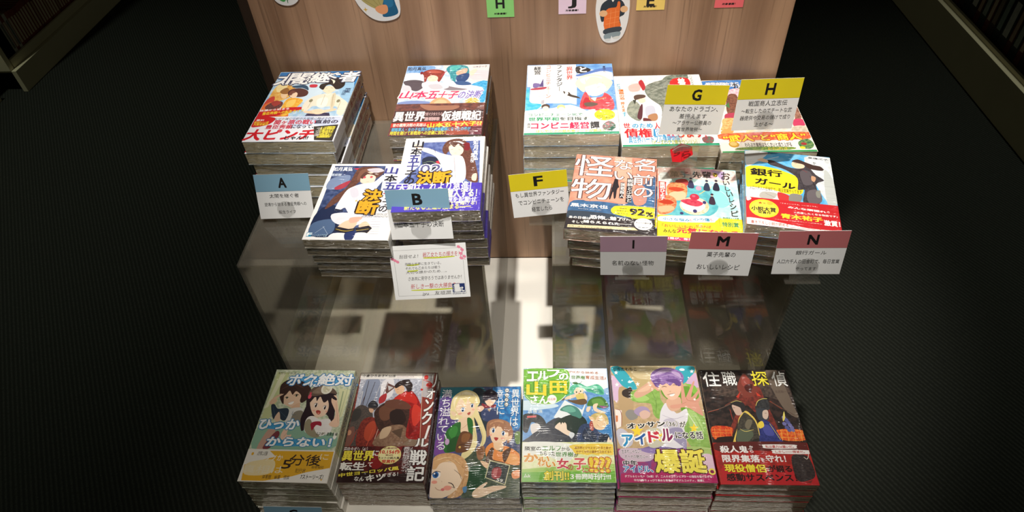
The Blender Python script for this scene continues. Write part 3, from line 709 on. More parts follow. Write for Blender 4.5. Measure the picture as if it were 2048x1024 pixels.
ART['b4']=(130,188,'#7fa9d4~#a9c6e4~30','''
p1 #e9eef2 64.4 1.1 130 0.7 129.9 35.4 86.1 40.1 73.4 24.8
p1 #5d8fc8~#78a6d8~30 -0 64.4 130 46.3 128.9 130.4 0.1 127.5
p1 #3e84c0 95.2 88.7 130 78.1 130 118.6 108.6 110.8
p1 #cfe3ee -0 58 47.8 64 47.7 70.3 -0 74.9
p0 #e8eef0 45.6 87 62.9 57.5 88.4 74.2 96.7 57.3 88 84.6 61.9 95.1
p1 #2f3338 -0 83.2 18 81 29 87.1 34.4 99.3 25.3 111.5 21.6 99.4 12.5 95.4 7.1 111.6 -0 107.7
p1 #e2dcd8 11.6 99.5 22.6 97.4 27.1 107.5 21.6 117.5 13.5 113.6
p1 #40444c~#2f3442~50 23.5 107.5 53 86.9 83.2 111 86 130.7 3.7 130.4 9 119.5
s #6a7078 0.7 28.9 111.4 64.9 119.1
s #c8ccd0 0.6 19.8 117.5 25.3 111.5
p1 #26352f 47.3 95.2 69.6 82.7 88 84.6 94.7 98.9 77.7 115 72.4 111.1 54.4 103.2
p1 #4e8a7c 55.1 74.5 66.4 66 81.2 70.1 88 84.6 80.5 88.8 66.1 78.6
p1 #6fb09c 58.8 72.4 72 68 79.1 76.4 67.9 78.5
p1 #2a3a34 65.9 84.8 84.1 88.8 90.8 102.9 72.4 109.1
p1 #f0dac4 53.4 108.3 47.1 103.3 54.6 95.1 56.3 99.2 58.3 95.1 60.4 97.1 61.9 95.1 64.6 99.1 65.2 107.2 70.6 111.1 68.6 117.1 61.4 114.2
p1 #dde2e4 69.7 111.1 75.9 114.1 72 121 67.7 117.1
p1 #3a4a6c~#2e3c5a~40 83.6 103 98.4 97.8 112.2 110.8 129.5 122.5 129.8 130.4 82.4 130.7
p1 #2a3448 94.5 102.9 108.1 118.8 100.4 129.6 86.5 118.9
s #596a8c 0.7 90.8 102.9 104 128.6
p1 #1e2838 111.9 116.8 124.6 114.7 125.5 128.4 111.2 128.6
p1 #e9c9a0 104.2 90.6 112 82.4 121 86.4 124 96.6 117.9 106.8 108.8 106.8 103.7 100.8
p1 #c8b070 100.8 86.6 104.7 81.4 116 78.2 124.8 84.3 126.7 96.6 123 98.7 120.9 88.5 111.9 84.4 106 92.7
p1 #e4d294 106.5 82.4 117.7 80.2 111.9 84.4
p1 #efcaa0 98.1 84.5 106.1 89.6 104.1 93.7 99.7 90.7
p1 #b0564a 98.4 96.8 102.3 92.7 104.3 106.9 99.7 107.9
s #3a2a20 0.7 110.6 91.6 114.7 92.6
s #3a2a20 0.7 118.5 96.7 121.8 96.2
s #8a4a40 0.6 109.3 98.8 112.7 101.8
p1 #f4e2cc 121.9 128.5 125.2 118.6 126.6 124.5 128.7 120.6 128.9 130.4
p1 #6cc6a2~#55b090~30 75.1 31.4 86.7 26.9 97.8 33.4 113.2 28.9 122.2 37.6 121.5 48.5 104.8 44.3 97.4 42.2 92 35.7 80.6 35.7 78.4 44.5 66.9 51 61.3 48.9
p1 #8fdcbc 82.7 29.1 94 33.4 112.9 35.5 105 39.9 90.1 35.7
p1 #3f9a7c 97.6 37.8 116.5 37.7 121.7 46.3 108.7 43.2
s #d4f0e4 0.6 90.2 33.5 116.3 42
s #3f9a7c 0.6 76.8 35.8 66.9 48.9
p1 #f4d8bc 77.6 41.2 84.4 34.6 91.8 38.9 90.6 45.5 83.9 49.2 78.7 46.6
e #3a5a44 81.3 43.4 1.1 1.5 0
e #3a5a44 87.6 41.8 1.1 1.5 0
p1 #c0504a 83.6 45.3 86.7 44.4 85.9 46.6
p1 #3d6e3a 75.2 27 81 24.7 85.7 28 90.6 23.5 86.6 29.1 80.8 29.1
p1 #f0d0b0 63 55.4 66.9 51 80.2 46.6 81.9 50.9 66.7 56.4
p1 #6a5a48 53.6 55.4 63 54.3 61.4 57.5 55.4 58
p1 #d8c470 80.1 48.8 91.6 45.5 93.9 55.1 83.5 57.4
p1 #f0d0b0 92.6 43.3 97 50.8 96.7 57.3 93.9 55.1
p1 #6a5238 77.9 57.4 93 55.1 96.4 62.6 86.9 65.8 74 61.7 66.7 57.5
p1 #4a7c3a 102.4 55.1 119.5 51.7 128.7 67.6 120.1 71.9 103.6 67.8 96.2 66.8
p1 #6a9c4c 104.1 57.2 117.4 55 122.3 65.6 107.4 65.7
p1 #f2d6b8 105.6 65.7 113.1 63.5 110.8 72 123.4 78.1 119.6 79.8 106.9 76.2
p1 #f2d6b8 96.1 70 101.7 68.9 98.5 77.3 94.8 76.3
p1 #9a5a8a 113 66.7 128.6 68.7 120 72.3
p1 #78b93e 0 1.6 62.5 0.5 71.7 18.1 70 40.2 55.4 59.7 34.7 65.2 14.2 60 0.9 47.2
s #eef4e4 1 63.5 0.5 72.6 18.1 70.6 41.3 55.4 60.8 34.7 66.2 12.3 60.4 -0 45.1
t #fbfaf4 5.3 6.1 22.7 22.9 0.07 #5c9a2c/0.03 0 0 0 エ
t #fbfaf4 21.8 5.3 40 20.5 0.07 #5c9a2c/0.03 0 0 0 ル
t #fbfaf4 37.3 2.9 55.4 15.9 0.07 #5c9a2c/0.03 0 0 0 フ
t #fbfaf4 55.5 9.2 69.3 21.4 0.07 #5c9a2c/0.03 0 0 0 の
t #f2d53a 5.5 25.2 34 49.1 0.09 #5c9a2c/0.03 0 0 0 山
t #f2d53a 41.3 23.9 66.1 45.7 0.09 #5c9a2c/0.03 0 0 0 田
t #fbfaf4 10.8 49.7 37.6 63.7 0.05 #5c9a2c/0.03 0 0 0 さん
e #fbfaf4 43.8 55.9 7.1 7.7 0
t #c23a3a 37.9 53.8 49.4 58.3 0.02 - 0 0 0 白石新
t #b86a38 70.5 4.1 123.9 11.4 0.02 - 0 0 -3 IDKから始める…
t #5f8a3c 74.1 13.1 95.5 20.6 0.03 - 0 0 -3 世界樹
t #b86a38 96.4 13.4 128 21.7 0.02 - 0 0 -3 育成生活♪
t #e8efe8 6.8 74.4 29.1 79.9 0.02 - 0 0 0 月夜涙
p0 #d86a6a 6 84.8 19.8 83.9 19.8 87.2 6 88.1
''','#dbe2a4~#eceec4~20',60.5,'''
p1 #eef0e8 0.1 128.5 71.7 130.8 70.9 153.8 51.5 155.9 28.7 146.6 0.4 150.6
p1 #a8cf62 0.3 169.3 130 160.8 130 175.6 -0 174.9
p0 #74bb3c -0 174 45.9 172.7 130 171 130 188 -0 188
p1 #f0cf4e 71.7 131.8 129.8 130.7 130 146.7 117.2 145.9 110 148.2 99.5 146 92.3 148 83.6 145.7 76.5 146.2 71.4 138.6
t #8a4a20 75.2 134.3 126.9 138.5 0.03 - 0 0 0 異世界ビジネスマンの手土産が
t #8a4a20 77.1 140.4 126.5 144.3 0.03 - 0 0 0 やがて世界の運命を左右する!!
t #3a3a34 3.7 134.3 26.9 141.2 0.03 - 0 0 0 隣室の
t #4f8c3a 28.8 133.5 55.4 141 0.03 - 0 0 0 エルフ
t #3a3a34 56.4 135.2 67.8 140.9 0.03 - 0 0 0 から
t #3a3a34 25.2 141.8 46.4 148.7 0.03 - 0 0 0 もらった
t #4f8c3a 47.9 143 72.8 150 0.03 - 0 0 0 世界樹
t #3a3a34 73.9 145.2 79.9 150.3 0.03 - 0 0 0 が
t #e0982a 3 145.8 22.5 158 0.06 #fbf6e0/0.04 0 0 0 か
t #e0982a 22.5 151.4 32.1 164.4 0.06 #fbf6e0/0.04 0 0 0 わ
t #e0982a 27.8 149.4 38.3 158.8 0.06 #fbf6e0/0.04 0 0 0 い
t #e0982a 33.9 157.9 46.9 166.2 0.06 #fbf6e0/0.04 0 0 0 い
t #c8344a 49.5 153 65.2 167.9 0.05 #fbf6e0/0.04 0 0 0 女
t #b85a4a 64.5 161.8 72.1 170.2 0.04 - 0 0 0 の
t #d85a5a 73.1 152.9 89.6 169 0.05 #fbf6e0/0.04 0 0 0 子
t #c8344a 85.3 166.8 92.9 173.8 0.04 - 0 0 0 に
t #f2d23a 95.3 151.7 100.2 172.2 0.03 #c8643a/0.04 0 0 0 !
t #f2d23a 101.3 151.7 108.2 173.1 0.03 #c8643a/0.04 0 0 0 ?
t #f2d23a 109.8 151.6 116.5 173 0.03 #c8643a/0.04 0 0 0 ?
t #f2d23a 117.9 151.5 124.5 172.9 0.03 #c8643a/0.04 0 0 0 ?
t #f4f8ea 2.8 176.3 12 181.7 0.05 - 0 0 0 ムk
t #f2e04a 31.2 171.9 65.6 185.3 0.06 #3f7a1e/0.03 0 0 0 創刊!!
t #fbfbf4 67.6 175.8 123.4 183.9 0.05 - 0 0 0 ３冊同時刊行!!!
''')
ART['b5']=(129,189,'#c4a882~#b59a74~30','''
p1 #bda878 14.9 0.2 100.4 1.3 51.5 58.9 35.3 39.9 28 20.3
p1 #cfbd94 33.5 0 96.8 0.5 68.5 19.7 38.8 22.3
p1 #38a4b4 -0 2.7 16.5 2.5 37.1 39.8 17.3 37.9 2.7 13.9
p0 #d3b4cf -0 16.2 4.2 18.4 17.2 40.1 4.4 65.7 -0 59.5
p1 #38a4b4 100.4 1.3 126.6 0.9 124.6 14.5 107.3 32.4 99.3 23.7
p1 #d0aecb 122.4 16.8 129 14.4 129 38.7 118 34.5 111.3 30.2
p0 #f4f4f0 7.8 8 8.4 10.7 10.7 10.8 8.8 12.6 9.2 15.3 7.3 13.8 5.3 15.4 6.1 12.6 4.4 10.9 6.7 10.7
p0 #f4f4f0 7.5 29.3 8.1 32.2 10.7 32.3 8.5 34.3 9 37.2 7 35.5 4.7 37.3 5.6 34.3 3.8 32.4 6.3 32.2
p0 #f4f4f0 38.8 28.5 39.4 31.4 42 31.5 39.8 33.4 40.2 36.4 38.2 34.7 35.9 36.4 36.8 33.5 35 31.6 37.6 31.4
p0 #f4f4f0 123.6 6 124.1 8.6 126.4 8.7 124.3 10.5 124.5 13.3 122.8 11.7 120.6 13.3 121.6 10.6 120 8.8 122.4 8.7
p0 #f4f4f0 104.9 23.2 105.2 25 106.7 25 105.3 26.2 105.5 28 104.4 27 102.9 28 103.6 26.2 102.5 25.1 104.1 25
p0 #f4f4f0 15.7 24.4 15.9 25.4 16.8 25.5 16.1 26.1 16.2 27.2 15.5 26.6 14.7 27.2 15 26.2 14.4 25.5 15.3 25.4
p0 #f4f4f0 25.6 5.5 25.8 6.4 26.5 6.5 25.9 7.1 26 8 25.4 7.5 24.7 8 25 7.1 24.4 6.5 25.2 6.4
e #e4f0f0 26.8 29.1 2.9 1.8 0
e #e4f0f0 108.6 6.9 4.1 2.3 0
e #f4f4f0 3.9 62.6 0.9 1.1 0
e #f4f4f0 116.2 21.3 1.1 1.3 0
p1 #b79b74 10.1 38 27.3 48.6 25.9 84.1 8.4 104.4 7.1 76.1
p1 #3a302c 14.6 44.4 23.5 40 27.3 37.8 29.3 46.4 24.7 57.1 14.3 53
p0 #efe2da 0.9 76.2 10.5 78.1 7.5 104.4 1.1 108.4 -0 96.5
s #8a2a2a 0.8 1.8 76.1 10.5 78.1 8.1 104.4
p0 #d07a4a 1 86.4 4.2 86.8 3.4 96.4 0.6 97.5
p1 #8e8a84 15.3 84.2 21.2 76.9 31.6 79.9 32.4 90.1 21.5 94.2
p1 #a894b4 28 79.9 37.7 71.6 48.1 73.5 51.7 81.7 48.4 87.9 36.1 88
p1 #d8b4a4 35.7 82.9 44.2 77.7 51.6 82.7 48.2 89.9 39.2 92
p1 #8fb45c~#7fa64e~30 26 52.8 31.3 44.2 66.2 39.5 69.4 58.7 73.3 71.2 63.8 91.7 55.9 83.7 54.2 67.2 38.3 65.3 27 61.3
p1 #a5c870 28.7 52.8 39.9 48.4 53.3 58.8 36.7 63.3
s #5f7f38 0.7 58.3 46 63.3 65 59.4 83.7
p1 #d4a68c 31.8 48.5 46.7 35.4 62.2 26.4 64.4 39.5 46.7 52.6 33.7 57
p1 #e0b89c 36.5 46.3 52.1 35.3 59.9 30.8 53 43.9
p1 #6a9a34 73.3 41.5 110.3 36.7 124.3 40.9 125.3 58 107 72.8 97.2 79.1 95.6 64.6 78.4 58.5
p1 #86bb4a 103.6 32.5 121.6 34.4 125.5 45.2 119.4 49.5 114 36.7
p1 #8fb45c~#7fa64e~30 104.9 74.9 129 82.9 129 126.6 126 141.9 104.4 138.3 96.2 111.3
p1 #a9ca78 106.1 79 117.9 83 124.1 111 118.2 126.7 106.7 111.2
s #e8ead8 1 104.3 79.1 116 107.2
s #5f7f38 0.7 114 85.1 124.6 118.9
p1 #e0dce2 67 79.5 77.7 64.9 89.5 83.3 104.9 74.9 104 93.3 96.8 107.4 94.4 136.5 54.9 138.8 54.1 115.7 63.6 93.8
p1 #c2bccb 68.6 95.7 81.4 91.5 93.8 103.4 84.8 119.3 70.2 111.6
s #a49cb0 0.6 68 85.6 84.7 93.5 99.6 87.3
p1 #9a92b0 70.2 111.6 93.3 107.4 96.1 136.5 83.5 129
p1 #7a6a9c 38.1 137.1 58.8 134.9 82.2 138.5 96.1 136.5 95.9 149.7 19.9 150.4
p1 #c4c0cc -0 112.4 9.8 108.3 22.3 123.8 17.8 135.4 4.2 135.5
p1 #c8c4b0 40.7 111.9 61.9 107.8 66.1 131.1 44.9 137
p1 #d9ab90 80.2 58.5 98.5 56.2 96 75 83 79.3 77.1 69
p1 #e5bba0 66.6 36.2 72.5 32.9 102.1 30.3 102.1 43.3 94.9 56.2 85.4 60.6 77.2 54.3 73 43.7
p1 #d8a488 61.5 33 66.7 35.1 69.4 43.7 66.5 44.8 62.6 39.5
p1 #9473ac~#7f5f9c~40 59 22.1 63 10.9 75.9 3.9 90.8 3.7 104.8 10.3 109.2 21.4 103.9 36.8 100.9 32.5 95.8 35.8 92.9 30.4 86.7 35.9 81.8 31.6 75.9 35 71.6 32.9 68.1 39.4 61.7 30.8
p1 #b79cc6 63.2 17.6 75.5 7.3 92.4 6 82.2 12.8 68.8 17.5
p1 #b79cc6 91.8 10.5 102.6 12.6 105.1 21.4 96.5 17.1
p1 #6a4a88 62.2 26.4 73.5 24.1 70.4 35.1 64.7 37.3
p1 #6a4a88 80.6 26.2 97.4 23.8 103.6 32.5 99.4 36.9 92.8 31.5
s #d6c4de 0.7 69 15.3 80.8 9.5 95.4 11.5
s #c4aed2 0.7 75.9 19.6 91.2 15 103 23.7
s #54386e 0.5 72.4 17.4 67.2 30.7
s #54386e 0.5 87.2 17.2 83.7 30.5
p1 #f6f0ea 83.8 51.7 91.3 49.5 89.9 53.1 85.3 54.2
s #7a3a34 0.7 80.2 51.7 85.8 50.4 91.9 49
s #3a2824 0.9 73.7 38.3 77.5 36.7 81.4 37.8
s #3a2824 0.9 90.5 34.8 94.3 33.9 97 35.2
s #a5705a 0.6 83.7 45.7 85.7 46.3 86.5 44.8
p1 #d79c86 103.6 32.5 106 30.7 106.4 51.8 107.7 55 120.3 31.1 123.7 30 114.8 56 126.5 44.1 128.7 45.1 120.5 60.1 128 54.8 128.6 57.9 124 66.4 127.7 82.9 126.1 87 115 78.9 105.2 72.9 87.1 75.1 82 73.1 84.3 69 98.9 66.7 100.1 58.3
s #a8604e 0.5 107.6 56.1 108.5 62.4 121.1 62.2
s #a8604e 0.5 98.8 67.7 106.4 64.5
e #f4e8e0 119.3 59.7 1.6 1.9 0
t #2a2422 4.4 3.1 39.2 8.9 0.03 - 0 0 0 しらたもちこ
t #2a2a2a 16.1 95.3 70.5 108.6 0.06 #f6f2ea/0.06 0 0 5 オッサン
t #2a2a2a 72.5 95.7 88.5 104.5 0.02 #f6f2ea/0.06 0 0 0 （36）
t #2a2a2a 91.3 96.5 99.7 105.4 0.03 #f6f2ea/0.06 0 0 0 が
p0 #f2d23a 30.4 101.1 32.1 108.3 38.8 108.6 33.1 113.4 34.1 120.7 29 116.6 23 120.8 25.5 113.5 20.6 108.8 27.4 108.4
p0 #f2d23a 58.5 107.8 60.1 115.6 67.4 115.8 61.1 121 62.1 128.9 56.6 124.5 50 129 52.8 121.1 47.7 116.1 55 115.6
p0 #f2d23a 111.9 99.3 112.9 104.5 117.8 104.7 113.4 108.2 113.9 113.6 110.2 110.6 105.7 113.7 107.8 108.3 104.5 104.8 109.4 104.5
t #2b8fc4 7.3 118.1 22.1 135.3 0.07 #faf8f4/0.08 0 0 0 ア
t #2b5fa4 25.6 116 40.3 132.3 0.07 #faf8f4/0.08 0 0 0 イ
t #c8344a 44.9 112.9 59.4 129.2 0.07 #faf8f4/0.08 0 0 0 ド
t #8a2a5a 63.6 108.7 78.6 127.1 0.07 #faf8f4/0.08 0 0 0 ル
t #2a2a2a 83.1 112.5 121.2 123.8 0.04 #f6f2ea/0.06 0 0 0 になる話
''','#a0386a~#7c4a86~20',49.7,'''
p1 #c9b4c2 3.9 139.3 47.8 141.7 42.7 157.6 7.6 156.1
p1 #8f7ab0 27.7 139.1 58.2 139.7 50.7 146.4 37.3 144.6
p1 #a8c070 96.1 136.5 128.3 138.1 129 153.1 105 145.8
p1 #e0c0d0 114.6 149.5 129 149.3 129 175.1 117.8 171.6
p0 #b0205e 1 176.2 129 171.4 129 189 -0 189
t #2a2426 4.7 140.2 32.1 146.5 0.02 #efe4ea/0.06 0 0 0 生まれじゃない？
t #2a2426 8.2 148.6 42.3 153.9 0.02 #efe4ea/0.06 0 0 0 オトナの魅力に―、
t #262a2c 5.5 157 24.5 164.2 0.05 #efe4ea/0.06 0 0 0 中年
t #2d7fb4 5.2 165.3 45.1 174 0.05 #efe4ea/0.06 0 0 0 アイドル、
t #f0e05a 49.9 141.1 117.4 174.3 0.05 #4a2a10/0.03 0 0 0 爆誕
e #f0e05a 124.6 172.9 4.7 4.8 0
e #8a1e4e 124.6 172.9 2.7 2.6 0
t #f6eef0 5.8 178.3 124.4 181.9 0.02 - 0 0 0 ダブル＆ヒッキー（36歳）が、二人のオッサンとスターの階段を駆け上がる！
t #f6eef0 17.7 184.1 111.1 187.4 0.02 - 0 0 0 平均年齢ちょっぴり高めな青春のアイドルコメディ、開幕!!
''')
ART['b6']=(131,186,'#221d1c~#3a2c28~25','''
p1 #54463e~#3a302c~40 17.5 29.7 121.4 26.3 124.4 57.6 97.4 48.6 61.6 43.8 33.1 47.9
p1 #6a5c50 100.7 2.5 118.5 0.3 128 57.7 130 83.1 111.9 64
s #6a544a 1 1.6 73.6 30.1 65.3 57.5 46
s #6a3a30 2 28.6 63.2 53.4 48.1
s #6a544a 1 16.9 45.5 54.1 34.7
s #7a3a2c 2.4 95.9 55.2 110.8 68.2
s #5a463c 1.4 99 57.4 125.9 78.9
p1 #5a2a24~#7c352c~40 54.2 39.2 83.5 28.2 89.1 52.9 97.5 107 82.7 110.8 83.2 78.5 69.9 74.2 57.7 63.4 30.8 110.4 26.3 106.5 42.9 73.9
p1 #7a3a30 53.1 30.1 66.2 6.9 73.3 14.1 81.7 28.1 81.1 39.5 69.9 48.3 57.5 46
p1 #93443a 65.7 9.2 74.3 18.8 68.1 30.3 60.6 25.6
p1 #4a1e1a 64.8 27.9 76.5 25.8 71.8 39.4 64.8 37.1
p1 #c03a2c 47.9 48.1 56 39.2 51.1 50.3
p1 #c8402e 79.2 39.5 85.8 47.4 79.6 46.2
p1 #b83220~#d85a28~60 3.1 98.3 29.5 98.5 31.5 106.5 22.5 118.2 3.5 118
p1 #c8441f~#e07a30~60 95 103 131 103.3 131 118.9 98 118.7
s #e08038 0.9 6.3 100.3 5.6 118
s #e08038 0.9 14.2 100.4 13.4 118.1
s #e08038 0.9 22.1 100.5 21.1 118.1
s #e08038 0.9 30 100.5 28.9 118.2
s #e8a050 0.7 2.4 103.3 29.5 103.5
s #e8a050 0.7 98.2 104 131 104.3
s #e8a050 0.7 1.6 108.2 28.6 108.4
s #e8a050 0.7 97 109 131 109.2
s #e8a050 0.7 0.7 114.1 27.5 114.3
s #e8a050 0.7 95.5 114.8 131 115.1
s #f0a848 0.9 100.2 103.1 98.8 120.6
s #f0a848 0.9 108.9 103.1 107.4 120.7
s #f0a848 0.9 119.3 103.2 117.6 120.7
s #f0a848 0.9 127.9 103.3 126.1 120.8
p1 #2a1c18 7.3 116.1 33.5 114.4 31.4 125.9 10.6 127.6
s #8a3428 1.6 34.7 69.6 35.3 86.4
s #a84a34 0.8 1.4 74.6 18.5 69.5
p1 #d9bb5a 55.9 72 63.6 78.3 69.4 92.8 65.5 126.1 33.1 125.9 29.9 120.1 40 98.6 44.5 84.4
p1 #4a463c~#38342e~60 56.2 75.1 66.7 88.7 68 110.7 65.7 125.2 35 124.9 36 110.5 43.7 88.5 51.1 78.2
p1 #6e6654 56.5 86.6 63.2 88.7 55 102.7 50.9 96.7
p1 #565e4c 38.9 104.6 55 102.7 60.2 110.7 49.2 122.2 35.3 123
s #d8c26a 0.8 42.9 101.6 48.9 106.6 61.9 102.8
p1 #2c2824 58.6 118.4 69.3 116.6 68.9 126.1 53.5 126
p1 #c6a898 38.4 64.3 41.7 61.1 50.4 63.4 53.7 69.8 49.3 78.2 42.8 79.2 40.3 73.9
p1 #2e2a2a 36.7 58.9 44.9 54.2 53.7 55.8 58 63.4 54.8 73 51 74 50.1 66.6 41.5 62.2
s #d8c26a 0.7 37.7 58.5 46.7 54.2 54.4 56.9
s #2a2020 0.7 39.8 66.5 42.5 66.9
p1 #2c2c2e~#3c3c3c~60 72.2 70 74.1 61.5 82 51.7 92.3 50.7 92.8 68.1 84.9 71.2
s #e0cc6a 0.8 73.6 63.6 77.7 55 85.8 51.1 93.2 51.2
p1 #3a3e44 72.6 70 85.6 68 88.6 78.6 86.6 86.8 78.4 87.8 72.5 86.7
p1 #c8b0a0 82 72.2 88.6 70.6 88.6 78.6 84.2 85.8 79.6 82.6
s #2a2020 0.6 83.8 76 86.6 75.6
p1 #343a78~#2a3066~60 71.1 92.8 81.3 86.8 90 95 98 118.7 99.4 126.3 68 126.1 68.9 110.7
p1 #4a4e94 75.9 94.9 86 97 89.6 110.9 77.5 110.8
p1 #e2c84a 70.2 92.8 77.3 88.8 78.1 96.9 71.1 100.8
s #e2c84a 0.8 86.9 92.9 96.3 118.7
e #6e6ca0 109.7 82.9 3 3.2 0
e #56588e 112.2 87 3 3.2 0
e #6e6ca0 108 93.1 3 3.1 0
e #56588e 113.8 91.1 3 3.1 0
e #6e6ca0 115.3 95.2 3 3.1 0
e #56588e 109.9 99.2 3 3.1 0
e #6e6ca0 116.9 99.2 3 3.1 0
e #56588e 112.3 103.2 2.9 3.1 0
e #6e6ca0 117.5 103.2 2.9 3.1 0
p1 #d8c86a 112.4 72.5 111.5 82.9 107.3 89 107.9 82.9
s #8a4a3a 0.8 119.3 103.2 123.1 126.5
t #f0efec 3.9 3.7 29.7 29.8 0.015 - 0 0 0 住
t #f0efec 33 2.8 54.4 28.3 0.015 - 0 0 0 職
t #e6d83c 77.7 2.2 102.2 28.4 0.015 - 0 0 0 探
t #f0efec 108.2 3.1 129.7 29.2 0.015 - 0 0 0 偵
t #5a4a42 107.7 36.4 128.7 41.1 0.01 - 0 0 0 玄武聡一郎
''','#8e2622~#b22a24~25',62.2,'''
p1 #5a2420 6.1 123.8 131 122.8 131 137.8 60 135.5 5.6 137
p0 #b8262a 7 158.8 131 168.2 131 186 0 186
p1 #3c3230~#2c2424~60 105.9 143.1 117.3 141.4 127.9 145.1 130.3 169.9 121.3 178.4 104.8 180 102.4 159.3
s #e0d8c8 0.8 121.2 145 125.7 149.6 131 135.9
p1 #7a2a26 113.9 181.7 124.5 178.4 120.6 183.5
t #e9e5e2 8.4 128.6 46.6 139.1 0.04 - 0 0 0 殺人鬼
t #e9e5e2 49.7 127.9 54.6 133.2 0.03 - 0 0 0 か
t #e9e5e2 49.4 134.3 54.1 139.1 0.03 - 0 0 0 ら
p1 #e4deda 72.3 126.2 113 126.4 115.2 129.3 111.3 132.4 72.6 132.2 69.1 129
p1 #e4deda 83.9 134.1 130.9 134.8 131 137.8 128.4 140.5 84.2 140.1 80.7 137.1
t #b0302c 72.3 127.3 111.5 131.7 0.03 - 0 0 0 私は暴力は嫌いだ。
t #b0302c 84.5 135.2 124.6 139.2 0.03 - 0 0 0 しかし――得意だ。
t #e9e5e2 8.9 142.5 60.2 153.4 0.04 - 0 0 0 限界集落
t #e9e5e2 61.7 146.9 66.4 152.9 0.02 - 0 0 0 を
t #e9e5e2 69.3 142.5 95.8 153 0.035 - 0 0 0 守れ！
t #ecd93c 9.4 156.7 65.1 167.9 0.05 #6a1c14/0.02 0 0 0 現役僧侶
t #2a1614 68.3 157.7 100.2 167.7 0.04 - 0 0 0 が綴る
t #2a1614 9.7 170.2 103.8 180.9 0.045 - 0 0 0 感動サスペンス！
''')
